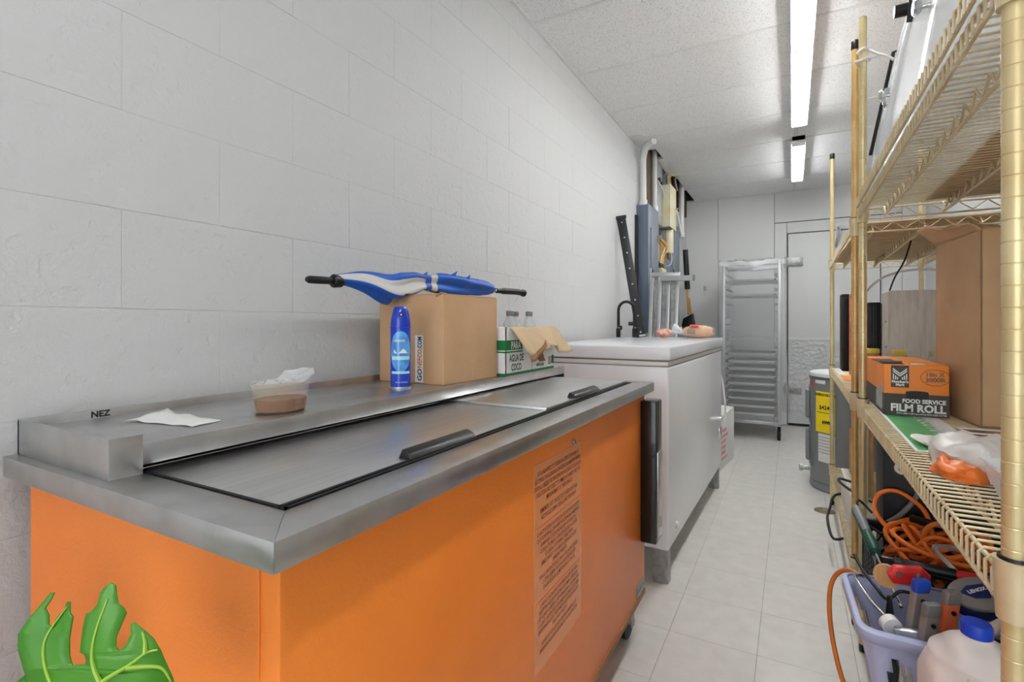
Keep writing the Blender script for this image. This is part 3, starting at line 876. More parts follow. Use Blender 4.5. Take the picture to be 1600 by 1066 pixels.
build(G().box(-1.052, -1.046, 5.125, 5.425, 2.155, 2.58), 'cover', 'cream_box', cb, world=True, bevel=.002)
build(G().box(XL + .01, -1.056, 5.14, 5.41, 2.15, 2.16), 'underside', 'putty', cb, world=True)
build(G().cyl((-1.046, 5.40, 2.38), (-1.02, 5.40, 2.38), .01, 10), 'knob', 'galv', cb, world=True, smooth=.5)
# open box with wires
ob = thing('open_fuse_box', 'open grey electrical box with exposed yellow wires and fuses', 'electrical box', (-1.15, 5.05, 1.66))
bxg = G().box(XL + .002, XL + .01, 4.87, 5.22, 1.66, 2.14)
build(bxg, 'back_plate', 'panel_grey', ob, world=True)
for a in ((4.87, 4.877), (5.213, 5.22)):
    build(G().box(XL + .01, -1.10, a[0], a[1], 1.66, 2.14), 'side', 'galv', ob, world=True)
build(G().box(XL + .01, -1.10, 4.877, 5.213, 1.66, 1.667), 'bottom', 'galv', ob, world=True)
build(G().box(XL + .01, -1.12, 4.90, 5.06, 2.02, 2.12), 'switch_block', 'black_metal', ob, world=True, bevel=.004)
build(G().box(-1.12, -1.10, 4.93, 5.03, 2.03, 2.05), 'fuse', 'chrome', ob, world=True, bevel=.004)
build(G().box(XL + .01, -1.11, 5.02, 5.12, 1.78, 2.0), 'bus_block', 'wood_tan', ob, world=True, bevel=.004)
build(G().box(XL + .01, -1.12, 4.90, 4.99, 1.80, 1.96), 'terminal_plate', 'cream_box', ob, world=True, bevel=.003)
build(G().box(-1.16, -1.09, 4.98, 5.17, 1.665, 1.74), 'terminal_block', 'cream_box', ob, world=True, bevel=.01)
build(G().box(-1.15, -1.10, 4.95, 5.12, 1.75, 1.785), 'clip', 'black_plastic', ob, world=True, bevel=.004)
for k, (ya, yb, c) in enumerate(((4.95, 5.05, 'wire_yellow'), (5.0, 5.1, 'wire_yellow'), (5.06, 5.0, 'pvc'), (4.93, 5.13, 'cord_dark_orange'), (5.12, 5.05, 'wire_yellow'))):
    pts = [(-1.12, ya, 2.03), (-1.09 + .006 * k, (ya + yb) / 2 + .02, 1.95), (-1.10, yb, 1.84), (-1.11, yb - .02, 1.75)]
    build(G().tube(spline(pts, 6), .006, 6), 'wire', c, ob, world=True, smooth=.9)
build(G().tube(spline([(-1.1, 5.16, 1.92), (-1.05, 5.2, 1.9), (-1.05, 5.2, 1.8), (-1.09, 5.16, 1.77)], 6), .004, 6), 'wire', 'pvc', ob, world=True, smooth=.9)
mt = thing('meter_can', 'cream cylindrical meter can hanging under the cream box', 'electrical box', (-1.10, 5.30, 1.92))
build(G().lathe([(.055, 0), (.06, .01), (.06, .23), (.055, .24)], (-1.11, 5.31, 1.915), 20), 'can', 'cream_box', mt, smooth=.6, world=True)
build(G().cyl((-1.15, 5.31, 1.9), (-1.09, 5.31, 1.9), .035, 12), 'bottom_cap', 'cardboard_dark', mt, smooth=.6, world=True)
for (ya, yb, z0, z1, xf, m_, lab) in ((5.24, 5.52, 1.30, 1.86, -1.12, 'panel_blue', 'dark blue-grey switch box below the cream meter can'),
                                      (5.60, 6.05, 1.20, 2.30, -1.13, 'panel_grey', 'wide light grey panel box next to the far corner conduits')):
    t = thing('switch_box', lab, 'electrical box', (-1.16, (ya + yb) / 2, z0))
    build(G().box(XL + .002, xf, ya, yb, z0, z1), 'cabinet', m_, t, world=True, bevel=.003)
    dd = build(G().box(xf, xf + .008, ya + .04, yb - .04, z0 + .05, z1 - .1), 'door', m_, t, world=True, bevel=.003)
    build(G().box(xf + .008, xf + .014, ya + .06, ya + .09, (z0 + z1) / 2 - .04, (z0 + z1) / 2 + .04), 'latch', 'black_metal', dd, world=True, bevel=.002)
build_l = [('conduit', 'white conduit in the far corner reaching through the ceiling hole', [(-1.12, 6.12, 2.95), (-1.12, 6.12, 2.32), (-1.12, 6.12, 2.2)], .03, 'pvc'),
           ('conduit', 'thin grey cable bundle curving down between the far boxes', [(-1.15, 5.52, 2.9), (-1.14, 5.55, 2.6), (-1.10, 5.75, 2.4), (-1.08, 5.9, 2.2)], .015, 'pvc'),
           ('conduit', 'short grey conduit beside the cream painted metal box', [(-1.175, 5.46, 2.95), (-1.175, 5.46, 2.0)], .018, 'galv')]
for a in build_l: pipe(*a)
for k, (x, y) in enumerate(((-1.16, 5.54), (-1.13, 5.66), (-1.09, 5.76))):
    pts = [(x, y, 2.95), (x + .04, y - .1, 2.80), (x + .02, y - .2 - .03 * k, 2.72), (x + .05, y - .3, 2.58)]
    o = build(G().tube(spline(pts, 6), .008, 7), 'loose_cable', 'wire_yellow' if k == 1 else 'putty', smooth=.9)
    tag(o, ('grey', 'yellow', 'short grey')[k] + ' loose cable dropping out of the ceiling hole onto the cream box', 'cable', 'loose cables in the ceiling hole')
o = build(G().box(XL + .002, XL + .03, 5.56, 6.74, 2.55, 2.9), 'old_board', 'deck_wood', bevel=.003)
tag(o, 'dark brown timber behind the far ceiling hole', 'board')

# black perforated bar leaning on the wall
p0, p1 = Vector((-.985, 3.80, 1.100)), Vector((-1.165, 3.885, 2.02))
br = thing('steel_bar', 'black steel bar with bolt holes leaning against the block wall on the freezer', 'bar', tuple(p0))
d = (p1 - p0).normalized(); wv = Vector((0.25, 1, 0)); wv = (wv - d * wv.dot(d)).normalized(); nv = d.cross(wv).normalized()
g = G()
def barp(a, w, n_): return p0 + d * a + wv * w + nv * n_
Lb = (p1 - p0).length
bw = Vector((1, .35, 0)); bw = (bw - d * bw.dot(d)).normalized(); bn = d.cross(bw)
P8 = []
for a in (0.0, Lb):
    for w, n_ in ((-.034, -.008), (.034, -.008), (.034, .008), (-.034, .008)):
        P8.append(p0 + d * a + bw * w + bn * n_)
g.add(P8, [(3, 2, 1, 0), (4, 5, 6, 7), (0, 1, 5, 4), (1, 2, 6, 5), (2, 3, 7, 6), (3, 0, 4, 7)])
build(g, 'flat_bar', 'black_metal', br, world=True, bevel=.003)
for k in range(8):
    c0 = p0 + d * (Lb * (.04 + .132 * k))
    if bn.dot(Vector((0, 0, 1.2)) - Vector((0, 0, 0)) + Vector((0, -1, 0))) < 0: q = -bn
    else: q = bn
    build(G().tube([c0 + q * .007, c0 + q * .0105], .006, 10), 'rivet', 'alu', br, world=True)
build(G().tube([p1 - bw * .04 + d * .01, p1 + bw * .04 + d * .01], .014, 12), 'end_bolt', 'black_metal', br, world=True, smooth=.5)
build(G().tube([p0 - bw * .015 + d * .01 - bn * .012, p0 + bw * .03 + d * .01 - bn * .012], .008, 10), 'end_bolt', 'alu', br, world=True, smooth=.5)

# bicycle U-lock standing on the freezer
ul = thing('u_lock', 'black bicycle U-lock standing on the freezer against the wall', 'lock', (-1.075, 3.72, 1.098))
a0, a1 = Vector((-1.130, 3.70, 0)), Vector((-1.022, 3.745, 0))
mid = (a0 + a1) / 2; hv = (a1 - a0) / 2
pts = [a0 + Vector((0, 0, 1.13)), a0 + Vector((0, 0, 1.28))]
for k in range(9):
    an = PI - PI * k / 8
    pts.append(mid + hv * math.cos(an) + Vector((0, 0, 1.30 + hv.length * math.sin(an) * 1.1)))
pts += [a1 + Vector((0, 0, 1.28)), a1 + Vector((0, 0, 1.13))]
build(G().tube(pts, .011, 12), 'shackle', 'black_plastic', ul, smooth=.9, world=True)
for q in (a0, a1):
    build(G().tube([q + hv * .0 + Vector((0, 0, z)) for z in (1.099, 1.105, 1.16, 1.168)], [.014, .017, .017, .012], 12), 'lock_foot', 'black_plastic', ul, smooth=.5, world=True)
    jn = build(G().tube([q + hv.normalized() * -.012 + Vector((0.012, -.012, 1.17)), q + hv.normalized() * .018 + Vector((.012, -.012, 1.17))], .016, 12), 'joint', 'black_plastic', ul, smooth=.5, world=True)
    build(G().tube([q + Vector((.014, -.03, 1.17)), q + Vector((.01, -.024, 1.17))], .005, 8), 'rivet', 'alu', ul, world=True)
build(G().tube([a1 - hv * .75 + Vector((0, 0, 1.2)), a1 - hv * .1 + Vector((0, 0, 1.2))], .014, 12), 'bracket', 'black_plastic', ul, smooth=.5, world=True)

# folded aluminium ladder behind the freezer
ldr = thing('folding_ladder', 'folded aluminium ladder leaning behind the freezer under the breaker panel', 'ladder', (-.93, 4.36, 0))
zt, zb = 1.595, 0.004
for k, xx in enumerate((-1.035, -.965, -.895, -.825)):
    xb = -.965 + (xx + .93) * 1.05 - .005 * k
    rl = build(G().bar((xb, 4.30, zb + .012), (xx, 4.36, zt), .03, .05, (0, 1, 0)), 'rail', 'alu', ldr, world=True, bevel=.003)
    build(G().box(xb - .02, xb + .02, 4.27, 4.33, 0, .03), 'foot', 'rubber', rl, world=True, bevel=.003)
for k in range(3):
    xx = -1.0 + k * .07
    build(G().bar((xx - .0, 4.318, .02), (xx, 4.372, zt - .02), .045, .012, (0, 1, 0)), 'web', 'alu_dull', ldr, world=True)
build(G().bar((-1.04, 4.35, 1.615), (-.80, 4.35, 1.605), .05, .035), 'top_bar', 'alu', ldr, world=True, bevel=.004)
cbp = build(G().bar((-.95, 4.30, 1.575), (-.685, 4.24, 1.565), .03, .042), 'cross_bar', 'alu', ldr, world=True, bevel=.003)
build(G().box(-.690, -.672, 4.222, 4.256, 1.541, 1.588), 'end_cap', 'grey_plastic', cbp, world=True, bevel=.003)
build(G().tube([(-1.045, 4.34, 1.55), (-1.045, 4.34, 1.67)], .008, 10), 'pin', 'chrome', ldr, world=True)

# long-handled brush in the corner
bm_ = thing('long_brush', 'long-handled brush with black pole leaning in the far corner', 'broom', (-1.05, 6.1, 0))
build(G().cyl((-1.06, 6.16, 1.60), (-1.085, 6.16, 2.06), .03, 12), 'grip', 'black_plastic', bm_, world=True, smooth=.6)
build(G().cyl((-1.05, 6.15, 1.30), (-1.06, 6.16, 1.60), .014, 10), 'handle', 'wood_tan', bm_, world=True, smooth=.6)
build(G().cyl((-1.02, 6.15, 1.30), (-1.04, 6.15, 1.50), .012, 10), 'handle', 'wood_tan', bm_, world=True, smooth=.6)
build(G().hexa([(-1.13, 6.08, 1.10), (-.96, 6.08, 1.12), (-.96, 6.16, 1.12), (-1.13, 6.16, 1.10), (-1.10, 6.09, 1.26), (-.99, 6.09, 1.32), (-.99, 6.15, 1.32), (-1.10, 6.15, 1.26)]), 'head', 'black_plastic', bm_, world=True, bevel=.01)
build(G().cyl((-1.045, 6.12, 0), (-1.045, 6.12, 1.12), .012, 10), 'pole', 'black_metal', bm_, world=True, smooth=.6)
o = build(G().box(-.985, -.935, YB - .012, YB - .0005, 1.62, 1.68).box(-.963, -.957, YB - .02, YB - .012, 1.55, 1.66), 'switch_plate', 'galv', bevel=.002)
tag(o, 'small metal hook plate on the white panelled wall behind the ladder', 'hook')

# ------------------------------------------------------------------ white carton with red print on the floor
wc = thing('printed_carton', 'white carton with red printed lines on the floor behind the freezer', 'carton', (-.625, 4.58, 0), -.116)
build(G().hexa([(-.10, -.2, 0), (.13, -.2, 0), (.13, .38, 0), (-.10, .38, 0), (-.10, -.2, .46), (.13, -.2, .43), (.13, .38, .46), (-.10, .38, .47)]), 'carton', 'paper_white', wc, bevel=.004)
g = G()
for k, (t_, s_) in enumerate((('KEEP FROZEN', .030), ('HANDLE WITH CARE', .024), ('THIS SIDE UP', .03), ('KEEP FROZEN', .026), ('PERISHABLE', .03), ('HANDLE WITH CARE', .022))):
    g.text(t_, s_ * 1.2, (.1315, -.14, .30 - k * .045), (0, 1, 0), (0, 0, 1), bold=.001)
build(g, 'lettering', 'ink_red', wc, normals=False)
build(G().box(.13, .1312, -.19, -.15, .02, .06), 'print_mark', 'ink_red', wc)

# ------------------------------------------------------------------ bun rack under a plastic cover
RX0, RX1, RY0, RY1 = -.655, -.095, 5.86, 6.50
rk = thing('bun_rack', 'tall aluminium bun pan rack on casters under a clear plastic cover', 'rack', ((RX0 + RX1) / 2, (RY0 + RY1) / 2, 0))
rk_posts = []
for x in (RX0 + .015, RX1 - .015):
    for y in (RY0 + .015, RY1 - .015):
        build(G().box(x - .014, x + .014, y - .014, y + .014, .17, 1.85), 'post', 'alu', rk, world=True, bevel=.002)
for z in (.175, 1.83):
    for y in (RY0 + .015, RY1 - .015):
        build(G().box(RX0 + .03, RX1 - .03, y - .014, y + .014, z - .018, z + .018), 'cross_rail', 'alu', rk, world=True, bevel=.002)
    for x in (RX0 + .015, RX1 - .015):
        build(G().box(x - .014, x + .014, RY0 + .03, RY1 - .03, z - .018, z + .018), 'side_rail', 'alu', rk, world=True, bevel=.002)
for k in range(20):
    z = .24 + k * .078
    for sx, x in ((1, RX0 + .03), (-1, RX1 - .03)):
        gg = G().prism([(0, 0), (.035 * sx, 0), (.035 * sx, .003), (.003 * sx, .003), (.003 * sx, .025), (0, .025)], (x, RY0 + .02, z), (1, 0, 0), (0, 0, 1), (0, RY1 - RY0 - .04, 0))
        build(gg, 'runner', 'alu', rk, world=True)
for (x, y) in ((RX0 + .03, RY0 + .03), (RX1 - .02, RY0 + .02), (RX0 + .03, RY1 - .03), (RX1 - .03, RY1 - .03)):
    ct = build(G().bar((x - .022, y, .155), (x - .022, y + .02, .055), .04, .004, (1, 0, 0)).bar((x + .022, y, .155), (x + .022, y + .02, .055), .04, .004, (1, 0, 0)).box(x - .03, x + .03, y - .03, y + .03, .15, .158), 'caster', 'alu', rk, world=True)
    build(G().tube([(x - .016, y + .02, .06), (x - .013, y + .02, .06), (x + .013, y + .02, .06), (x + .016, y + .02, .06)], [.052, .06, .06, .052], 20), 'wheel', 'rubber', ct, world=True, smooth=.5)
    build(G().cyl((x, y, .155), (x, y, .18), .012, 10), 'stem', 'alu', ct, world=True)
def pan(z, label):
    t = thing('sheet_pan', label, 'tray', ((RX0 + RX1) / 2, (RY0 + RY1) / 2, z), 0, 'sheet pans in the bun rack')
    w, l = .228, .300
    def ring(i, e, zz): return [(-w + i, -l + i, zz), (w - i, -l + i, zz), (w - i, l - i, zz), (-w + i, l - i, zz)]
    g = G(); V = ring(.014, 0, 0) + ring(.004, 0, .022) + ring(-.004, 0, .024) + ring(-.004, 0, .021) + ring(.006, 0, .0205) + ring(.015, 0, .0012)
    Fs = [(3, 2, 1, 0)]
    for a, b_ in ((0, 4), (4, 8), (8, 12)):
        for k in range(4): Fs.append((a + k, a + (k + 1) % 4, b_ + (k + 1) % 4, b_ + k))
    g.add(V[:16], Fs)
    build(g, 'pan', 'alu', t, solid=.0014)
    return t
zs_ = [.245, .323, .401, .479, .557, .635, .713, .791, .869, 1.025, 1.493, 1.649]
nm = ['lowest', 'second lowest', 'third lowest', 'fourth lowest', 'fifth lowest', 'sixth lowest', 'seventh lowest', 'eighth lowest', 'ninth lowest', 'tenth lowest', 'second highest', 'highest']
for z, n_ in zip(zs_, nm):
    pan(z, n_ + ' aluminium sheet pan on the runners of the covered bun rack')
# clear plastic cover: a creased bag with open bottom, draped over the rack
cvr = thing('plastic_cover', 'clear creased plastic bag cover draped over the bun rack', 'cover', ((RX0 + RX1) / 2, (RY0 + RY1) / 2, .19))
def cov(u, v):
    # u round the four sides, v from the top down
    per = [(RX0 - .015, RY0 - .015), (RX1 + .015, RY0 - .015), (RX1 + .015, RY1 + .015), (RX0 - .015, RY1 + .015)]
    k = int(u * 4) % 4; t = u * 4 - int(u * 4)
    a, b_ = Vector((*per[k], 0)), Vector((*per[(k + 1) % 4], 0))
    p = a.lerp(b_, t); z = 1.875 - v * 1.68
    nrm = Vector(((b_ - a).y, -(b_ - a).x, 0)).normalized()
    cr = mnoise.noise(Vector((p.x * 7, p.y * 7, z * 2.2))) * .018 + mnoise.noise(Vector((p.x * 26, p.y * 26, z * 9))) * .006
    sag = .012 * math.sin(PI * t) * (1 - v)
    flare = .05 * v * v if k == 1 else .02 * v * v
    return Vector((p.x, p.y, z + (-.02 * math.sin(PI * t) if v == 0 else 0))) + nrm * (.012 + abs(cr) + flare - sag * .0)
g = G().grid(cov, 72, 46, wrap=True)
build(g, 'sides', 'film_thin', cvr, world=True, smooth=1.0, normals=True)
def covt(u, v):
    x = RX0 - .03 + (RX1 - RX0 + .06) * u; y = RY0 - .03 + (RY1 - RY0 + .06) * v
    return Vector((x, y, 1.872 + .012 * mnoise.noise(Vector((x * 9, y * 9, 1))) + .01 * mnoise.noise(Vector((x * 30, y * 30, 4)))))
build(G().grid(covt, 26, 26), 'top', 'film_clear', cvr, world=True, smooth=1.0)
pts = [cov(i / 40 * .999, .0) + Vector((0, 0, -.045)) for i in range(41)]
build(G().grid(lambda u, v: cov(u * .25, .0) + Vector((0, -.004, -.01 - .045 * v - .01 * math.sin(u * 14))), 24, 3), 'hem', 'film_clear', cvr, world=True, smooth=1.0)

# ------------------------------------------------------------------ water heater
HC, HR = (.37, 4.42), .25
wh = thing('water_heater', 'short grey electric water heater with a yellow energy label on the floor', 'water heater', (*HC, 0))
build(G().lathe([(HR - .01, 0), (HR, .01), (HR, .05), (HR - .006, .055), (HR - .006, .06), (HR, .065), (HR, .80)], n=48), 'tank', 'heater_grey', wh, smooth=.6)
build(G().lathe([(HR, .80), (HR + .004, .802), (HR + .004, .84), (HR - .01, .85), (0, .855)], n=48, close=False), 'top_cap', 'white_plastic', wh, smooth=.6)
build(G().lathe([(HR + .005, .80), (HR + .006, .815), (HR + .005, .818), (HR + .004, .80)], n=48, close=False), 'rim', 'heater_dark', wh, smooth=.6)
def hp(a, z, r): return Vector((r * math.cos(a), r * math.sin(a), z))
vd = math.atan2(0 - HC[1], 0 - HC[0])
def hpatch(a0, a1, z0, z1, r0, r1):
    g = G(); n = 10; V = []
    for r in (r0, r1):
        for z in (z0, z1):
            for i in range(n + 1): V.append(hp(a0 + (a1 - a0) * i / n, z, r))
    w = n + 1; Fs = []
    for i in range(n):
        Fs += [(i, i + 1, w + i + 1, w + i), (2 * w + i, 3 * w + i, 3 * w + i + 1, 2 * w + i + 1), (i, 2 * w + i, 2 * w + i + 1, i + 1), (w + i, w + i + 1, 3 * w + i + 1, 3 * w + i)]
    Fs += [(0, w, 3 * w, 2 * w), (n, 2 * w + n, 3 * w + n, w + n)]
    return g.add(V, Fs)
for z0, z1 in ((.49, .72), (.18, .42)):
    ac_ = build(hpatch(vd - 1.72, vd - 1.12, z0 - .02, z1 + .02, HR - .002, HR + .007), 'access_panel', 'heater_grey', wh, bevel=.003, smooth=.5)
    build(hpatch(vd - 1.62, vd - 1.24, z0 + .01, z1 - .01, HR + .007, HR + .03), 'panel_bulge', 'heater_grey', ac_, bevel=.008, smooth=.5)
    build(G().tube([hp(vd - 1.42, (z0 + z1) / 2, HR + .03), hp(vd - 1.42, (z0 + z1) / 2, HR + .034)], .006, 8), 'screw', 'alu', ac_)
vv_ = vd - 1.30
dv = build(G().tube([hp(vv_, .135, HR - .01), hp(vv_, .135, HR + .03), hp(vv_, .132, HR + .055)], [.016, .02, .014], 12), 'drain_valve', 'galv', wh, smooth=.5)
build(G().tube([hp(vv_, .132, HR + .055), hp(vv_, .132, HR + .075)], [.026, .026], 8), 'valve_knob', 'galv', dv)
build(hpatch(vd - .98, vd - .62, .77, .795, HR, HR + .0012), 'brand_label', 'print_white', wh)
build(hpatch(vd - 1.25, vd - 1.10, .70, .78, HR, HR + .0012), 'warning_label', 'ink_red', wh)
yl = build(hpatch(vd - .95, vd - .35, .425, .715, HR, HR + .0015), 'energy_label', 'label_yellow', wh)
wl_ = build(hpatch(vd - .85, vd - .35, .215, .415, HR, HR + .0015), 'data_label', 'paper_white', wh)
def htext(t, size, a, z, bold=0):
    vs, fs = text_geo(t, size, 'CENTER', bold)
    return G().add([hp(a + p.x / HR, z + p.y, HR + .003) for p in vs], fs)
build(htext('ENERGYGUIDE', .024, vd - .65, .685, .001), 'label_lettering', 'ink_black', yl, normals=False)
build(htext('$424', .04, vd - .65, .59, .0008), 'label_lettering', 'ink_black', yl, normals=False)
build(htext('kWh', .03, vd - .58, .49, .002), 'label_lettering', 'ink_black', yl, normals=False)
build(hpatch(vd - .9, vd - .5, .565, .568, HR + .001, HR + .003), 'label_rule', 'ink_black', yl)
for k in range(6):
    build(hpatch(vd - .82, vd - .40 - .03 * (k % 3), .39 - k * .022, .393 - k * .022, HR + .001, HR + .003), 'label_rule', 'ink_grey', wl_)
build(G().tube(spline([(-.02, -.22, .82), (-.10, -.20, .835), (-.06, -.12, .87), (.06, -.1, .88), (.12, 0, .86)], 6), .009, 8), 'supply_cable', 'wire_yellow', wh, smooth=.9)
# round floor cover by the shelves
fc = thing('floor_cover', 'round dull brass cover plate on the floor beside the shelving', 'floor cover', (.185, 3.82, 0))
build(G().lathe([(.06, 0), (.058, .004), (0, .005)], n=28, close=False), 'plate', 'brass_dull', fc, smooth=.5)
build(G().lathe([(.012, .004), (.011, .008), (0, .009)], n=14, close=False), 'screw', 'alu_dull', fc, smooth=.5)

# ------------------------------------------------------------------ wire shelving units
SX0, SX1 = .228, .695
PZ = 2.32
_post = {}
def post_mesh(h):
    if h in _post: return _post[h]
    pr_ = [(.0127, .03)]
    n = int((h - .05) / .0254)
    for k in range(n):
        z = .05 + k * .0254
        pr_ += [(.0127, z - .0012), (.01205, z - .0004), (.01205, z + .0004), (.0127, z + .0012)]
    pr_.append((.0127, h))
    _post[h] = G().lathe(pr_, n=16)
    return _post[h]


wire_src = {}
def shelf(root, y0, y1, z, ledge=0.0):
    """one wire shelf: rails, cross wires bent down at both long edges, trusses, corner collars"""
    xf, xb = SX0 - .012, SX1 + .012
    ya, yb = y0 + .018, y1 - .018
    zl = z - .036
    fr = build(G().tube([(xf, ya, zl), (xf, yb, zl)], .0033, 8), 'shelf', 'tan_zinc', root, world=True, smooth=.8)
    for nm_, pts in (('rail', [(xb, ya, zl), (xb, yb, zl)]), ('rail', [(xf + .004, ya, z - .005), (xf + .004, yb, z - .005)]), ('rail', [(xb - .004, ya, z - .005), (xb - .004, yb, z - .005)])):
        build(G().tube(pts, .0033, 8), nm_, 'tan_zinc', fr, world=True, smooth=.8)
    key = 'w'
    n = int((yb - ya - .02) / .0254)
    src = wire_src.get(key)
    for k in range(n + 1):
        y = ya + .01 + k * (yb - ya - .02) / n
        if src is None:
            g = G().tube([(xf - .001, 0, -.039), (xf - .0012, 0, -.006), (xf + .004, 0, 0), (xb - .004, 0, 0), (xb + .0012, 0, -.006), (xb + .001, 0, -.039)], .0021, 6)
            o = build(g, 'deck_wire', 'tan_zinc', fr, smooth=.9)
            src = wire_src[key] = o
        else:
            o = inst(src, (0, 0, 0), fr)
        rl = ROOTM[root].translation
        o.location = (-rl.x, y - rl.y, z - rl.z)
    # trusses
    for x in (SX0 + .062, SX0 + .225, SX0 + .39):
        tr = build(G().tube([(x, ya, zl), (x, yb, zl)], .004, 6), 'truss', 'tan_zinc', fr, world=True, smooth=.8)
    for x in (SX0 + .062, SX0 + .225, SX0 + .39):
        m_ = int((yb - ya) / .034)
        zz = [(x, ya + (yb - ya) * k / m_, (z - .004) if k % 2 else zl + .002) for k in range(m_ + 1)]
        build(G().tube(zz, .003, 5), 'truss_web', 'tan_zinc', fr, world=True)
    for y in (y0, y1):
        m_ = 12
        build(G().tube([(SX0 + .012, y, zl - .004), (SX1 - .012, y, zl - .004)], .0033, 8), 'end_rail', 'tan_zinc', fr, world=True, smooth=.8)
        build(G().tube([(SX0 + .012, y, z - .004), (SX1 - .012, y, z - .004)], .0033, 8), 'end_rail', 'tan_zinc', fr, world=True, smooth=.8)
        build(G().tube([(SX0 + .012 + (SX1 - SX0 - .024) * k / m_, y, z - .006 if k % 2 else zl) for k in range(m_ + 1)], .0025, 6), 'end_web', 'tan_zinc', fr, world=True)
    for x in (SX0, SX1):
        for y in (y0, y1):
            cl_ = build(G().lathe([(.0130, -.052), (.0172, -.052), (.0205, .016), (.0205, .018), (.0130, .018)], (x, y, z), 20), 'collar', 'tan_zinc', fr, world=True, smooth=.6)
            build(G().lathe([(.0128, .018), (.0165, .018), (.0160, .0215), (.0128, .0215)], (x, y, z), 20), 'sleeve', 'black_plastic', fr, world=True, smooth=.6)
    if ledge:
        build(G().tube([(xf - .006, ya, z + ledge), (xf - .006, yb, z + ledge)], .0033, 8), 'ledge_rail', 'tan_zinc', fr, world=True, smooth=.8)
        build(G().tube([(xf - .006, ya, z + .003), (xf - .006, yb, z + .003)], .0033, 8), 'ledge_rail', 'tan_zinc', fr, world=True, smooth=.8)
        g = G()
        for k in range(n + 1):
            y = ya + .01 + k * (yb - ya - .02) / n
            g.tube([(xf - .0095, y, z), (xf - .0095, y, z + ledge + .002)], .0021, 6)
        o = build(g, 'ledge_wires', 'tan_zinc', fr, world=True, smooth=.9); o['kind'] = 'stuff'
    return fr


def unit(label, y0, y1, zs, ledge_top):
    t = thing('wire_shelving', label, 'shelving', ((SX0 + SX1) / 2, (y0 + y1) / 2, 0), 0, 'gold wire shelving units')
    for x in (SX0, SX1):
        for y in (y0, y1):
            pg = post_mesh(PZ)
            g = G(); g.v = [p + Vector((x, y, 0)) for p in pg.v]; g.f = pg.f; g.mi = pg.mi
            po = build(g, 'post', 'post_orange' if (y == y0 and y > 2) else 'tan_post', t, world=True, smooth=.5)
            build(G().lathe([(.006, 0), (.011, .002), (.0125, .012), (.0125, .03), (.008, .032)], (x, y, 0), 14), 'levelling_foot', 'black_plastic', po, world=True, smooth=.6)
            if not (abs(y - NY1) < .02):
                build(G().lathe([(.0135, PZ - .03), (.0145, PZ - .028), (.0145, PZ + .004), (.012, PZ + .008), (0, PZ + .008)], (x, y, 0), 16, close=False), 'cap', 'black_plastic', po, world=True, smooth=.6)
    for z in zs:
        shelf(t, y0, y1, z, ledge_top if z > 1.5 else 0)
    return t


NY0, NY1, FY0, FY1 = .80, 2.25, 2.432, 3.975
ZS, ZU, ZLW = .908, 1.622, .25
unit('gold wire shelving unit holding the film roll box and clear display case', NY0, NY1, (ZLW, ZS, ZU), .03)
fu = unit('gold wire shelving unit in front of the grey water heater', FY0, FY1, (ZLW, ZS, 1.60), 0)
fu.rotation_euler.z = -.009

ZM = ZS + .0025      # top of the wires
ZO = ZLW + .0025
# liners on the upper shelves
def sheet(name, label, cat, x0, x1, y0, y1, z, t, mat, **k):
    o = build(G().box(x0, x1, y0, y1, z, z + t), name, mat, bevel=.0008, seg=1); return tag(o, label, cat, **k)
sheet('cardboard_sheet', 'flat brown cardboard sheet lining the shelf below the display case', 'cardboard', .40, .70, 0.86, 2.20, ZU + .0025, .005, 'cardboard')
sheet('cardboard_sheet', 'flat brown cardboard sheet lining the upper shelf towards the water heater', 'cardboard', .245, .70, 2.47, 3.93, 1.6025, .005, 'cardboard')

# acrylic display case on the upper shelf
dcz = ZU + .0078
dcs = thing('display_case', 'clear acrylic display case with hinged lids and chrome knobs on the top shelf', 'display case', (.55, 1.75, ZU + .0078))
XA, XB_, YA, YB2, HT = .232, .66, 1.02, 2.19, .74
def fx(z): return XA + .19 * (z - dcz)          # the front leans back
build(G().box(XB_ - .006, XB_, YA, YB2, dcz + .006, dcz + HT), 'back_panel', 'glass', dcs, world=True)
for y in (YA, YB2 - .006):
    build(G().prism([(XA, dcz + .006), (XB_, dcz + .006), (XB_, dcz + HT), (fx(dcz + HT), dcz + HT)], (0, y, 0), (1, 0, 0), (0, 0, 1), (0, .006, 0)), 'end_panel', 'glass', dcs, world=True)
build(G().box(XA, XB_, YA, YB2, dcz, dcz + .006), 'base', 'glass', dcs, world=True)
build(G().box(fx(dcz + HT), XB_, YA, YB2, dcz + HT, dcz + HT + .006), 'top', 'glass', dcs, world=True)
for k, (ya, yb, ky) in enumerate(((YA + .006, 1.80, 1.50), (1.86, YB2 - .008, 2.03))):
    P4 = [(fx(dcz + .01), ya, dcz + .01), (fx(dcz + .01), yb, dcz + .01), (fx(dcz + HT - .01), yb, dcz + HT - .01), (fx(dcz + HT - .01), ya, dcz + HT - .01)]
    dw = build(G().grid(lambda u, v: Vector((fx(dcz + .01 + (HT - .02) * v) - .012 * math.sin(PI * v), ya + (yb - ya) * u, dcz + .01 + (HT - .02) * v)), 2, 12), 'front_door', 'film_clear', dcs, world=True, smooth=.9, solid=.005)
    kz = dcz + .31; kx = fx(kz) - .014
    kn = build(G().tube([(kx - .028, ky, kz), (kx - .022, ky, kz), (kx - .012, ky, kz)], [.015, .020, .012], 18), 'knob', 'chrome', dw, world=True, smooth=.6)
    build(G().tube([(kx - .014, ky, kz), (kx + .012, ky, kz)], .006, 10), 'knob_stem', 'chrome', dw, world=True, smooth=.6)
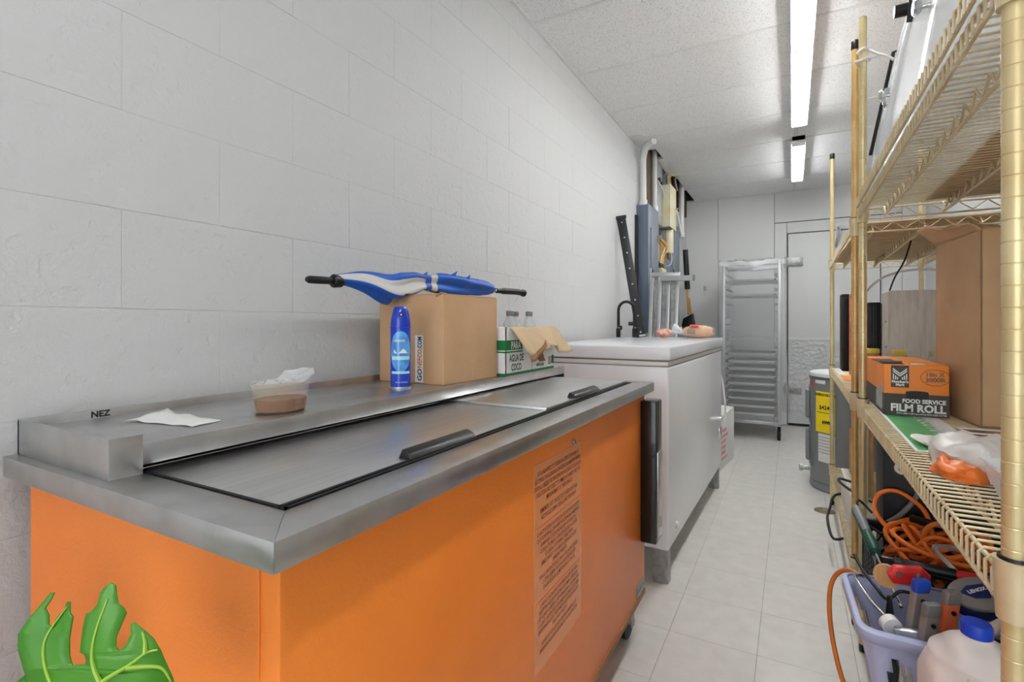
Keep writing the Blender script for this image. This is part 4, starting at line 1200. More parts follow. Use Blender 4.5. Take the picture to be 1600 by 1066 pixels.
build(G().hexa([(fx(dcz + .006), 1.80, dcz + .006), (fx(dcz + .006) + .016, 1.80, dcz + .006), (fx(dcz + .006) + .016, 1.855, dcz + .006), (fx(dcz + .006), 1.855, dcz + .006),
                (fx(dcz + HT), 1.80, dcz + HT), (fx(dcz + HT) + .016, 1.80, dcz + HT), (fx(dcz + HT) + .016, 1.855, dcz + HT), (fx(dcz + HT), 1.855, dcz + HT)]), 'upright', 'white_plastic', dcs, world=True, bevel=.002)
for y, z in ((1.80, dcz + .46), (2.10, dcz + .30)):
    hx = fx(z) - .018
    hg = build(G().box(hx, hx + .014, y - .02, y + .02, z, z + .055), 'hinge', 'alu', dcs, world=True, bevel=.003)
    for q in (.012, .042):
        build(G().tube([(hx - .004, y, z + q), (hx, y, z + q)], .005, 8), 'screw', 'chrome', hg, world=True)
bz_ = dcz + .49
build(G().tube([(fx(bz_) - .060, 1.86, bz_), (fx(bz_) - .016, 1.86, bz_)], .018, 14), 'bumper', 'black_plastic', dcs, world=True, smooth=.5)
build(G().bar((fx(bz_) - .016, 1.845, bz_ + .04), (fx(bz_) - .024, 1.845, bz_ - .045), .008, .02), 'bumper_plate', 'black_metal', dcs, world=True)
e0, e1, e2 = Vector((.246, YB2 + .012, 1.80)), Vector((.312, YB2 + .012, 2.15)), Vector((.345, YB2 + .012, 2.155))
build(G().tube([e0, e1, e2], .006, 8), 'end_trim', 'black_plastic', dcs, world=True, smooth=.5)
# cord tying the case to the post
tie = [(SX0 - .018, NY1 - .005, 2.19), (SX0, NY1 - .02, 2.198), (SX0 + .02, NY1 - .004, 2.195), (.27, 2.22, 2.165), (.295, 2.2, 2.14), (.312, 2.195, 2.12)]
o = build(G().tube(spline(tie, 6), .005, 8), 'tie_cord', 'bag_white', smooth=.9)
tag(o, 'twisted white cord tying the display case to the shelf post', 'cord')
o = build(G().tube([(SX0 + .0205 * math.cos(a * PI / 8), NY1 + .0205 * math.sin(a * PI / 8) , 2.16 + .003 * math.sin(a)) for a in range(16)], .005, 6, closed=True), 'cord_loop', 'bag_white', smooth=.9)
tag(o, 'white cord loop wrapped round the shelf post', 'cord')

# ------------------------------------------------------------------ middle shelf, near unit
fb = thing('film_roll_box', 'orange and dark grey food service film roll box on the wire shelf', 'box', (.335, 1.972, ZM + .0036), 0)
FW, FH, FLn = .080, .158, .47
c0 = G().box(-FW, FW, 0, FLn, .0, FH)
build(c0, 'carton', 'film_box_orange', fb, bevel=.002)
build(G().box(-FW - .0006, FW + .0006, -.0006, FLn + .0006, .0005, .068), 'lower_print', 'film_box_grey', fb)
hole = [(.028 * max(-1, min(1, 1.6 * math.cos(a))) , .0125 * math.sin(a)) for a in [2 * PI * k / 20 for k in range(20)]]
build(G().prism(hole, (.003, -.0006, .066), (1, 0, 0), (0, 0, 1), (0, -.0008, 0)), 'hand_hole', 'ink_black', fb)
lg_ = build(G().box(-.062, -.017, -.0014, -.0004, .088, .156), 'logo_patch', 'film_box_grey', fb)
g = G()
for sx in (-1, 1):
    cx = -.0395
    for q in (.0045, .0095, .0150):
        g.prism([(sx * (q), .112), (sx * (q + .0030), .112), (sx * (q + .0030), .116 + q * 1.0), (sx * q, .116 + q * 1.0 - .002)], (cx, -.0018, 0), (1, 0, 0), (0, 0, 1), (0, .0003, 0))
    g.prism([(0, .121), (sx * .018, .137), (sx * .018, .141), (0, .125)], (cx, -.0018, 0), (1, 0, 0), (0, 0, 1), (0, .0003, 0))
    g.prism([(0, .128), (sx * .018, .144), (sx * .018, .148), (0, .132)], (cx, -.0018, 0), (1, 0, 0), (0, 0, 1), (0, .0003, 0))
o = build(g, 'logo_mark', 'print_white', lg_); o['kind'] = 'stuff'
g = G().text("Member's", .0105, (-.0395, -.0018, .102), (1, 0, 0), (0, 0, 1), align='CENTER', bold=.0005)
g.text("Mark", .0105, (-.0395, -.0018, .0925), (1, 0, 0), (0, 0, 1), align='CENTER', bold=.0005)
build(g, 'logo_lettering', 'print_white', lg_, normals=False)
g = G().text('FOOD SERVICE', .0170, (.072, -.0014, .041), (1, 0, 0), (0, 0, 1), align='RIGHT', bold=.0007, sx=.92)
g.text('FILM ROLL', .0315, (.072, -.0014, .0145), (1, 0, 0), (0, 0, 1), align='RIGHT', bold=.0013, sx=.92)
g.text('18 IN x 3000 FT (45.7 cm x 914 m) WITH SLIDE CUTTER', .0062, (.074, -.0014, .0055), (1, 0, 0), (0, 0, 1), align='RIGHT', bold=.0002, sx=.82)
build(g, 'box_lettering', 'print_white', fb, normals=False)
g = G().text('18in X', .0165, (.046, -.0008, .125), (1, 0, .04), (-.04, 0, 1), align='CENTER', bold=.0006)
g.text('3000ft', .0185, (.047, -.0008, .108), (1, 0, .04), (-.04, 0, 1), align='CENTER', bold=.0008)
build(g, 'size_lettering', 'sign_brown', fb, normals=False)
build(G().tube([(.047 + .035 * math.cos(a * PI / 16), -.0008, .121 + .0245 * math.sin(a * PI / 16)) for a in range(32)], .0008, 4, closed=True), 'size_ring', 'sign_brown', fb)
build(G().box(-FW - .001, -FW + .055, .02, FLn * .6, FH - .0002, FH + .0016), 'top_strip', 'film_box_grey', fb)
build(G().prism([(-.08, .005), (-.03, .03), (-.02, .09), (-.055, .12), (-.078, .1)], (0, 0, FH + .001), (1, 0, 0), (0, 1, 0), (0, 0, .006)), 'torn_flap', 'film_box_grey', fb, bevel=.001)
build(G().prism([(-.01, .01), (.03, .02), (.032, .09), (.0, .08)], (0, 0, FH + .0003), (1, 0, 0), (0, 1, 0), (0, 0, .0008)), 'top_label', 'paper_white', fb)
build(G().prism([(.03, .0), (.16, .0), (.16, .05), (.03, .085)], (-FW - .0014, 0, .012), (0, 1, 0), (0, 0, 1), (.001, 0, 0)), 'side_print', 'galv', fb)

tbx = thing('tall_carton', 'tall plain brown cardboard carton with an open flap beside the film roll box', 'box', (.560, 2.029, ZM + .0036), .10)
TW, TL, TH = .12, .165, .545
cgx = G()
for a in ((-TW, -TW + .004, -TL, TL), (TW - .004, TW, -TL, TL), (-TW, TW, -TL, -TL + .004), (-TW, TW, TL - .004, TL)):
    cgx.box(*a, 0, TH)
cgx.box(-TW, TW, -TL, TL, 0, .004)
build(cgx, 'carton', 'cardboard', tbx)
def flp(u, v):
    y = -TL + 2 * TL * u
    return Vector((-TW - .034 * v - .012 * v * v + .004 * math.sin(u * 6), y + .015 * v, TH + .065 * v - .05 * v * v * (1 - u) + .006 * math.sin(u * 11) * v))
build(G().grid(flp, 10, 5), 'flap', 'cardboard', tbx, solid=.004, smooth=.5)
def flp2(u, v):
    return Vector((-TW + .12 * u + .01 * v, -TL - .0 + .12 * v * (1 - u * .3), TH + .03 * math.sin(PI * v * .7) * (1 - u) + .004 * u))
build(G().grid(flp2, 6, 6), 'flap', 'cardboard', tbx, solid=.004, smooth=.5)
rb = build(G().box(-.065, .03, -TL - .0012, -TL, .015, .125), 'shipping_label', 'paper_white', tbx, bevel=.0004, seg=1)
g = G()
for k in range(5): g.box(-.022 + k * .006, -.019 + k * .006, -TL - .0016, -TL - .001, .085, .118)
o = build(g, 'barcode', 'ink_grey', rb); o['kind'] = 'stuff'
build(G().text('FRAGILE', .016, (-.03, -TL - .0017, .05), (1, 0, 0), (0, 0, 1), bold=.0006).text('7-24', .016, (-.035, -TL - .0017, .025), (1, 0, 0), (0, 0, 1), bold=.0006), 'label_lettering', 'ink_black', rb, normals=False)

# flat printed signs under the boxes
gs = thing('green_sign', 'green and white printed plastic sign lying flat on the wire shelf', 'sign', (.32, 1.85, ZM), 0)
build(G().prism([(.255, 2.30), (.395, 2.30), (.385, 1.45), (.245, 1.45)], (0, 0, ZM - .0002), (1, 0, 0), (0, 1, 0), (0, 0, .003)), 'board', 'paper_white', gs, world=True)
build(G().prism([(.262, 2.29), (.352, 2.29), (.342, 1.46), (.252, 1.46)], (0, 0, ZM + .0029), (1, 0, 0), (0, 1, 0), (0, 0, .0005)), 'green_field', 'sign_green', gs, world=True)
build(G().text('JUGOS NATURALES', .062, (.325, 1.98, ZM + .0038), (0, -1, 0), (1, 0, 0), bold=.001), 'lettering', 'print_white', gs, world=True, normals=False)
bs = thing('brown_sign', 'brown and white striped printed board lying flat by the tall carton', 'sign', (.5, 1.75, ZM), 0)
build(G().box(.40, .69, 1.30, 1.83, ZM - .0002, ZM + .003), 'board', 'paper_white', bs, world=True)
for k in range(7):
    y = 1.34 + k * .07
    build(G().prism([(.43 if k % 2 else .415, y), (.67, y + .0), (.67, y + .042), (.405, y + .042)], (0, 0, ZM + .0029), (1, 0, 0), (0, 1, 0), (0, 0, .0005)), 'brown_stripe', 'sign_brown', bs, world=True)

# plastic bag with orange cloth
bgx = thing('plastic_bag', 'crumpled white plastic bag with orange contents on the wire shelf', 'bag', (.30, 1.35, ZM + .0045))
def blob(cx, cy, rx, ry, h, seed, k=1.0, flat=.55):
    def fn(u, v):
        a = 2 * PI * u; ph = v * PI / 2
        r = math.cos(ph) ** flat
        n = 1 + .22 * mnoise.noise(Vector((math.cos(a) * 2 + seed, math.sin(a) * 2, v * 3))) + .12 * mnoise.noise(Vector((math.cos(a) * 7, math.sin(a) * 7 + seed, v * 9)))
        z = h * math.sin(ph) * (1 + .3 * mnoise.noise(Vector((math.cos(a) * r * 3 + seed, math.sin(a) * r * 3, 2))) + .14 * mnoise.noise(Vector((math.cos(a) * r * 9, math.sin(a) * r * 9 + seed, 5))))
        return Vector((cx + rx * r * n * math.cos(a), cy + ry * r * n * math.sin(a), max(z, 0.0005)))
    return G().grid(fn, 32, 12, wrap=True)
def shift(g, z):
    for p in g.v: p.z += z
    return g
build(shift(blob(.325, 1.33, .075, .14, .058, 3), ZM + .004), 'bag', 'bag_white', bgx, world=True, smooth=.9)
build(shift(blob(.283, 1.255, .042, .065, .030, 8), ZM + .0015), 'orange_cloth', 'cord_orange', bgx, world=True, smooth=.9)
build(G().text('100', .026, (.33, 1.225, ZM + .048), (.75, .3, 0), (-.1, .2, 1), bold=.0006), 'print', 'tool_blue', bgx, world=True, normals=False)
def tailp(u, v):
    a = 2 * PI * u; r = (.014 + .018 * v) * (1 + .35 * mnoise.noise(Vector((math.cos(a) * 2, math.sin(a) * 2, v * 4))))
    return Vector((.300 + r * math.cos(a) * 1.3 - .006 * v, 1.43 + .12 * v + .012 * math.sin(3 * a) * v, ZM + .006 + r * .3 * (1 + math.sin(a))))
build(G().grid(tailp, 16, 6, wrap=True), 'bag_tail', 'bag_white', bgx, world=True, smooth=.9)

ctb = thing('clear_tub', 'clear plastic takeaway tub with a white box inside on the shelf', 'tub', (.36, 1.06, ZM), 0)
def rr(w, l, z): return [(-w, -l, z), (w, -l, z), (w, l, z), (-w, l, z)]
V = rr(.055, .085, 0) + rr(.07, .105, .055) + rr(.075, .11, .057)
build(G().add(V, [(3, 2, 1, 0)] + [(a + k, a + (k + 1) % 4, a + 4 + (k + 1) % 4, a + 4 + k) for a in (0, 4) for k in range(4)]), 'tub', 'film_clear', ctb, solid=.0015)
build(G().box(-.05, .05, -.07, .08, .003, .062), 'white_packet', 'paper_white', ctb, bevel=.008)

# ------------------------------------------------------------------ middle shelf, far unit
gbx = thing('pale_case', 'pale grey scuffed wooden case standing on the far wire shelf', 'case', (.56, 3.05, ZM))
build(G().box(.405, .70, 2.96, 3.14, ZM, ZM + .445), 'body', 'wood_grey', gbx, world=True, bevel=.004)
build(G().box(.398, .406, 2.962, 3.138, ZM + .005, ZM + .44), 'edge_board', 'wood_grey', gbx, world=True, bevel=.002)
for z in (.18, .30):
    build(G().cyl((.402, 3.0, ZM + z), (.392, 3.0, ZM + z), .006, 8), 'bolt', 'alu', gbx, world=True)
pipe('white_hose', 'thin white hose arching over the pale grey case', [(.365, 3.62, ZM + .006), (.345, 3.60, 1.28), (.42, 3.45, 1.44), (.56, 3.25, 1.475), (.70, 3.2, 1.42), (.74, 3.2, 1.2), (.74, 3.2, .6)], .006, 'pvc', 'hose', 8, False)
pipe('black_cable', 'black cable running down from the shelf to the pale grey case', [(.50, 3.05, 1.598), (.47, 3.02, 1.50), (.43, 3.0, 1.42), (.41, 3.0, 1.3575)], .004, 'black_plastic', 'cable', 6, False)
for (x0, x1, y, h, m_, lab) in ((.27, .305, 3.78, .47, 'black_box', 'slim black box standing by the far shelf post'),
                                (.312, .322, 3.70, .47, 'paper_white', 'thin white board standing between the black and the orange box'),
                                (.29, .345, 3.42, .45, 'red_box', 'slim red-orange patterned box standing on the far shelf'),
                                (.352, .402, 3.30, .40, 'black_box', 'dark ribbed box standing behind the yellow pack'),
                                (.425, .47, 3.36, .40, 'black_box', 'dark ribbed box standing next to the pale grey case')):
    t = thing('upright_box', lab, 'box', ((x0 + x1) / 2, y, ZM), 0, 'slim boxes on the far shelf')
    build(G().box(x0, x1, y - .09, y + .09, ZM, ZM + h), 'box', m_, t, world=True, bevel=.002)
    if m_ == 'black_box':
        for k in range(4):
            xx = x0 + (x1 - x0) * (k + .5) / 4
            build(G().box(xx - .002, xx + .002, y - .093, y - .09, ZM + .02, ZM + h - .02), 'rib', 'black_gloss', t, world=True)
    elif m_ == 'red_box':
        for k in range(5):
            build(G().prism([(0, 0), (.04, .03), (.04, .045), (0, .02)], (x0 + .006, y - .0912, ZM + .04 + k * .08), (1, 0, 0), (0, 0, 1), (0, .0004, 0)), 'pale_stripe', 'paper_white', t, world=True)
t = thing('black_sign_strip', 'narrow black strip with white lettering between the dark ribbed boxes', 'sign', (.412, 3.2, ZM))
build(G().box(.405, .425, 3.16, 3.17, ZM, ZM + .39), 'strip', 'black_box', t, world=True)
build(G().text('VINO', .03, (.421, 3.1595, ZM + .13), (0, 0, 1), (-1, 0, 0), bold=.001), 'lettering', 'print_white', t, world=True, normals=False)
for (x, y, lm, jm, lab) in ((.345, 3.02, 'lid_yellow', 'jar_amber', 'glass jar of brown sauce with a yellow lid behind the film roll box'),
                            (.43, 2.88, 'lid_yellow', 'jar_clear', 'empty glass jar with a yellow lid by the pale grey case'),
                            (.56, 2.86, 'lid_tan', 'jar_clear', 'empty glass jar with a tan lid behind the film roll box')):
    t = thing('jar', lab, 'jar', (x, y, ZM))
    build(G().lathe([(.03, 0), (.034, .006), (.034, .12), (.03, .14), (.026, .148)], n=20), 'glass', jm, t, smooth=.7)
    build(G().lathe([(.0285, .146), (.0295, .148), (.0295, .166), (.027, .169), (0, .169)], n=24, close=False), 'lid', lm, t, smooth=.6)
yp = thing('yellow_pack', 'bright yellow snack pack with a blue mark behind the film roll box', 'pack', (.30, 2.80, ZM))
build(shift(blob(.295, 2.80, .035, .05, .10, 4, flat=.4), ZM), 'bag', 'yellow_pack', yp, world=True, smooth=.9)
build(G().cyl((.277, 2.757, ZM + .045), (.272, 2.748, ZM + .045), .012, 14), 'blue_mark', 'tool_navy', yp, world=True)
t = thing('orange_tray', 'shallow orange cardboard tray on the shelf behind the film roll box', 'tray', (.30, 2.62, ZM))
build(G().box(.265, .34, 2.70, 2.72, ZM, ZM + .03).box(.265, .275, 2.72, 2.75, ZM, ZM + .03), 'front', 'film_box_orange', t, world=True)
o = build(G().prism([(.235, 3.1), (.33, 3.06), (.34, 3.36), (.24, 3.38)], (0, 0, ZM + .0001), (1, 0, 0), (0, 1, 0), (0, 0, .0012)), 'flyer', 'film_box_orange')
tag(o, 'orange and white flyer lying flat on the far wire shelf', 'paper')
o = build(G().prism([(.235, 3.42), (.27, 3.42), (.27, 3.90), (.235, 3.90)], (0, 0, ZM + .0001), (1, 0, 0), (0, 1, 0), (0, 0, .0015)), 'flyer', 'paper_white')
tag(o, 'plain white paper lying flat by the slim black box', 'paper')
o = build(shift(blob(.34, 3.35, .07, .12, .14, 12), 1.608), 'clear_bag', 'film_clear', smooth=.9)
tag(o, 'crumpled clear plastic bag on the upper shelf near the door', 'bag')
t = thing('red_bottle', 'dark red and black bottle standing behind the tall carton', 'bottle', (.655, 2.53, ZM))
build(G().lathe([(.03, 0), (.033, .006), (.033, .52), (.025, .55)], n=18), 'body', 'tool_red', t, smooth=.6)
build(G().lathe([(.027, .55), (.027, .60), (.02, .61)], n=18), 'cap', 'black_plastic', t, smooth=.6)

# ------------------------------------------------------------------ lower shelf, far unit
o = build(G().box(.236, .27, 2.62, 3.30, ZO, ZO + .16), 'grey_board', 'wood_grey', bevel=.003)
tag(o, 'rough pale grey board on edge on the bottom shelf', 'board')
wb_ = thing('wood_board', 'tan wooden board with rounded top standing on the bottom shelf', 'board', (.30, 3.1, ZO), 0)
pl = [(-.05, 0), (.06, 0), (.06, .36), (.052, .375), (-.03, .38), (-.045, .372), (-.05, .355)]
build(G().prism(pl, (.33, 3.36, ZO), (1, 0, 0), (0, 0, 1), (0, .02, 0)), 'board', 'wood_tan', wb_, world=True, bevel=.002)
build(G().box(.345, .365, 3.34, 3.359, ZO, ZO + .28), 'batten', 'cardboard_dark', wb_, world=True, bevel=.002)
pipe('white_pole', 'white plastic pole leaning between the shelving units', [(.26, 2.505, ZO + .001), (.262, 2.505, .87)], .011, 'pvc', 'pole', 12, True)
for k, (pts, lab) in enumerate((([(.30, 2.9, ZO + .18), (.215, 2.95, ZO + .19), (.20, 2.85, ZO + .20), (.26, 2.70, ZO + .19), (.35, 2.6, ZO + .18)], 'black cable looping over the rough grey board'),
                                ([(.30, 3.37, ZO + .0075), (.24, 3.335, ZO + .009), (.200, 3.27, ZO + .006), (.180, 3.22, .21), (.165, 3.15, .17), (.18, 3.0, .13), (.225, 2.95, .155)], 'black cable end hanging off the bottom shelf'))):
    o = build(G().tube(spline(pts, 8), .0065, 8), 'black_cable', 'black_plastic', smooth=.9)
    tag(o, lab, 'cable', 'black cables on the bottom shelf')

# ------------------------------------------------------------------ lower shelf, near unit
spk = thing('black_cabinet', 'black speaker cabinet with a white ring socket on the bottom shelf', 'speaker', (.48, 2.15, ZO))
build(G().box(.265, .68, 2.07, 2.23, ZO, ZO + .54), 'cabinet', 'black_box', spk, world=True, bevel=.006)
build(G().box(.262, .683, 2.067, 2.232, ZO + .54, ZO + .556), 'top_plate', 'grey_plastic', spk, world=True, bevel=.003)
rg = build(G().tube([(.315 + .015 * math.cos(a * PI / 10), 2.068, ZO + .475 + .015 * math.sin(a * PI / 10)) for a in range(20)], .006, 8, closed=True), 'ring_socket', 'white_plastic', spk, world=True, smooth=.9)
build(G().cyl((.315, 2.072, ZO + .475), (.315, 2.062, ZO + .475), .010, 12), 'socket_core', 'cardboard_dark', rg, world=True)
build(G().tube(spline([(.36, 2.08, ZO + .45), (.355, 2.06, ZO + .40), (.31, 2.05, ZO + .33), (.26, 2.06, ZO + .28)], 6), .008, 10), 'grey_lead', 'grey_plastic', spk, world=True, smooth=.9)
build(G().tube([(.40, 2.05, ZO + .33), (.395, 2.05, ZO + .37), (.393, 2.05, ZO + .40)], [.008, .009, .012], 10), 'grey_lead_end', 'grey_plastic', spk, world=True, smooth=.6)

# black milk crate
mc = thing('milk_crate', 'black plastic milk crate full of orange extension cord', 'crate', (.37, 1.89, ZO))
CX0, CX1, CY0, CY1, CH = .205, .53, 1.72, 2.045, .305
build(G().box(CX0, CX1, CY0, CY1, ZO, ZO + .008), 'floor', 'black_plastic', mc, world=True)
for z0, z1 in ((.0, .03), (CH - .035, CH)):
    for a in ((CX0, CX0 + .012, CY0, CY1), (CX1 - .012, CX1, CY0, CY1), (CX0 + .012, CX1 - .012, CY0, CY0 + .012), (CX0 + .012, CX1 - .012, CY1 - .012, CY1)):
        build(G().box(*a, ZO + z0, ZO + z1), 'band', 'black_plastic', mc, world=True, bevel=.002)
for x in (CX0 + .008, CX1 - .008):
    for y in (CY0 + .008, CY1 - .008):
        build(G().box(x - .009, x + .009, y - .009, y + .009, ZO, ZO + CH - .01), 'corner_post', 'black_plastic', mc, world=True, bevel=.003)
def lattice(o_, ux, w, h, n):
    o_ = Vector(o_); ux = Vector(ux); g = G(); uz = Vector((0, 0, 1)); nrm = ux.cross(uz)
    for k in range(-n, n + 1):
        for s_ in (1, -1):
            a0_, a1_ = k * w / n, k * w / n + h * .62
            if s_ < 0: a0_, a1_ = a1_, a0_
            # clip to [0,w]
            p, q = (a0_, 0.0), (a1_, h)
            def clip(p, q):
                (xa, za), (xb_, zb_) = p, q
                if xa > xb_:
                    r = clip(q, p); return (r[1], r[0]) if r else None
                if xb_ <= 0 or xa >= w: return None
                f = lambda xx: za + (zb_ - za) * (xx - xa) / (xb_ - xa)
                P_, Q_ = (xa, za), (xb_, zb_)
                if xa < 0: P_ = (0, f(0))
                if xb_ > w: Q_ = (w, f(w))
                return P_, Q_
            r = clip(p, q)
            if r and (Vector(r[0]) - Vector(r[1])).length > .01:
                g.bar(o_ + ux * r[0][0] + uz * r[0][1], o_ + ux * r[1][0] + uz * r[1][1], .005, .006, nrm)
    return g
for o_, ux in (((CX0 + .005, CY0 + .012, ZO + .03), (0, 1, 0)), ((CX1 - .005, CY0 + .012, ZO + .03), (0, 1, 0)), ((CX0 + .012, CY0 + .006, ZO + .03), (1, 0, 0)), ((CX0 + .012, CY1 - .006, ZO + .03), (1, 0, 0))):
    o = build(lattice(o_, ux, .30, CH - .065, 9), 'lattice', 'black_metal', mc, world=True); o['kind'] = 'stuff'

# orange extension cords in the crate
def cord(name, label, seed, n, zc, mat, r=.0062, spread=1.0, first=None):
    rnd = random.Random(seed); pts = list(first or [])
    cx, cy = .372, 1.885; a = rnd.uniform(0, 6)
    for k in range(n):
        a += .62 + rnd.uniform(-.1, .25)
        rad_ = .088 * spread + .048 * math.sin(k * .37 + seed) * rnd.uniform(.5, 1)
        ex, ey = 1.0, 1.0
        pts.append((cx + rad_ * ex * math.cos(a), cy + rad_ * ey * math.sin(a), zc + .035 * math.sin(k * .9 + seed) + rnd.uniform(-.014, .02)))
    o = build(G().tube(spline(pts, 6), r, 8), name, mat, smooth=.9)
    return tag(o, label, 'cord', 'orange cords in the milk crate')
cord('extension_cord', 'bright orange extension cord coiled on top inside the black crate', 2, 95, ZO + .295, 'cord_orange')
cord('extension_cord', 'darker orange extension cord coiled under the bright one in the crate', 5, 70, ZO + .19, 'cord_dark_orange', spread=1.05)
o = build(G().tube(spline([(.27, 1.90, .56), (.235, 1.99, .60), (.25, 2.03, .645), (.30, 2.03, .66), (.36, 2.0, .62), (.37, 1.93, .56)], 8), .0065, 8), 'extension_cord', 'cord_orange', smooth=.9)
tag(o, 'single orange cord loop standing up out of the crate by the shelf post', 'cord', 'orange cords in the milk crate')
o = build(G().tube(spline([(.33, 1.85, .565), (.34, 1.84, .62), (.39, 1.83, .645), (.45, 1.84, .62), (.48, 1.86, .565)], 8), .0065, 8), 'extension_cord', 'cord_dark_orange', smooth=.9)
tag(o, 'orange cord arch rising from the coil under the comb edge of the shelf', 'cord', 'orange cords in the milk crate')
o = build(G().tube(spline([(.235, 2.06, .57), (.205, 2.07, .60), (.19, 2.03, .61), (.20, 1.98, .57), (.245, 1.94, .545)], 8), .004, 8), 'black_cable', 'black_plastic', smooth=.9)
tag(o, 'thin black cable hooked over the rim of the milk crate', 'cable')
pg_ = thing('black_plug', 'black three-pin plug lying on top of the orange cord', 'plug', (.345, 1.95, .60))
build(G().bar((.32, 1.965, .602), (.375, 1.935, .600), .022, .02), 'body', 'black_plastic', pg_, world=True, bevel=.004)
for q in (-.006, .006):
    build(G().bar((.375, 1.935 + q, .600), (.392, 1.926 + q, .600), .003, .006), 'pin', 'alu', pg_, world=True)
# bent aluminium strip
o = build(G().tube(spline([(.43, 1.70, .50), (.36, 1.712, .572), (.335, 1.735, .60), (.36, 1.745, .605), (.45, 1.74, .60)], 5), .006, 6), 'bent_strip', 'alu', smooth=.6)
tag(o, 'bent aluminium strip sticking out of the crate', 'strip')

# ------------------------------------------------------------------ lilac basket of tools
bk = thing('tool_basket', 'lilac plastic basket with handle full of hand tools on the bottom shelf', 'basket', (.31, 1.46, ZO))
bz0, bz1 = ZO + .002, .525
def brim(t, y0, y1, x0, x1): pass
lo_ = [(.190, 1.385), (.47, 1.385), (.47, 1.60), (.190, 1.60)]
hi_ = [(.140, 1.355), (.50, 1.355), (.50, 1.640), (.128, 1.640)]
def rring(c, r, z, n=6):
    out = []
    k = len(c)
    for i in range(k):
        p = Vector((*c[i], z)); a = Vector((*c[i - 1], z)); b_ = Vector((*c[(i + 1) % k], z))
        d0 = (a - p).normalized(); d1 = (b_ - p).normalized()
        for j in range(n + 1):
            t = j / n
            out.append(p + d0 * r * (1 - t) ** 2 + d1 * r * t ** 2)
    return out
def blerp(t): return [(lo_[i][0] + (hi_[i][0] - lo_[i][0]) * t, lo_[i][1] + (hi_[i][1] - lo_[i][1]) * t) for i in range(4)]
# wall with slots: columns between slots
rings = [rring(blerp(t), .035, bz0 + (bz1 - bz0) * t) for t in (0, .12, .25, .4, .55, .7, .82, .9, 1.0)]
nR = len(rings[0])
def resample(r, m):
    L_ = [0]
    for i in range(len(r)): L_.append(L_[-1] + (r[(i + 1) % len(r)] - r[i]).length)
    out = []
    for k in range(m):
        s = L_[-1] * k / m
        for i in range(len(r)):
            if L_[i + 1] >= s:
                t = (s - L_[i]) / max(1e-9, L_[i + 1] - L_[i]); out.append(r[i].lerp(r[(i + 1) % len(r)], t)); break
    return out
mR = 96
RR = [resample(r, mR) for r in rings]
g = G(); V = [p for r in RR for p in r]; Fs = []
for j in range(len(RR) - 1):
    for i in range(mR):
        i2 = (i + 1) % mR
        slot = (i % 12) in (4, 5, 6) and 1 <= j <= 5
        if (i % 12) in (4, 6) and j == 5: slot = False
        if not slot: Fs.append((j * mR + i, j * mR + i2, (j + 1) * mR + i2, (j + 1) * mR + i))
Fs.append(tuple(range(mR - 1, -1, -1)))
g.add(V, Fs)
build(g, 'wall', 'lilac', bk, world=True, smooth=.6, solid=.003)
rim_o = rring([(x + (-.010 if x < .3 else .010), y + (-.010 if y < 1.5 else .010)) for x, y in hi_], .04, bz1)
rim = G()
a_, b__ = rim_o, rring(hi_, .033, bz1 + .006); c__ = [p + Vector((0, 0, -.02)) for p in rim_o]
n_ = len(a_)
rim.add(c__ + a_ + b__, [(q * n_ + i, q * n_ + (i + 1) % n_, (q + 1) * n_ + (i + 1) % n_, (q + 1) * n_ + i) for q in range(2) for i in range(n_)])
build(rim, 'rim', 'lilac', bk, world=True, smooth=.6, solid=.004)
for i in range(0, mR, 12):
    build(G().tube([RR[0][i] , RR[-1][i]], .004, 6), 'rib', 'lilac', bk, world=True)

TB = bz1


def tool(name, label, cat, loc): return thing(name, label, cat, loc)


# pruning saw with green handle
t = tool('pruning_saw', 'pruning saw with a dark green and grey handle leaning on the crate', 'saw', (.19, 1.66, .54))
h0, h1, h2 = Vector((.167, 1.83, .648)), Vector((.197, 1.672, .585)), Vector((.232, 1.53, .515))
build(G().tube([h0, h0.lerp(h1, .08), h0.lerp(h1, .55), h0.lerp(h1, .9), h1], [.009, .0135, .013, .017, .014], 12), 'handle', 'tool_green', t, world=True, smooth=.7)
build(G().tube([h0 + Vector((0, 0, .004)), h0.lerp(h1, .1) + Vector((0, 0, .005)), h0.lerp(h1, .6) + Vector((0, 0, .004))], [.008, .0125, .011], 12), 'grip', 'grey_plastic', t, world=True, smooth=.7)
build(G().tube([h1, h2], .0035, 8), 'blade_rod', 'chrome', t, world=True, smooth=.7)
# hammer-like black and red handle
t = tool('long_pliers', 'long tool with a thick black grip and red shaft lying across the basket', 'tool', (.31, 1.56, .57))
q0, q1, q2 = Vector((.225, 1.60, .595)), Vector((.345, 1.575, .60)), Vector((.44, 1.555, .604))
build(G().tube([q0, q0.lerp(q1, .04), q0.lerp(q1, .15), q1], [.008, .014, .0125, .0135], 12), 'grip', 'black_plastic', t, world=True, smooth=.6)
build(G().tube([q1, q2], .0125, 12), 'shaft', 'tool_red', t, world=True, smooth=.6)
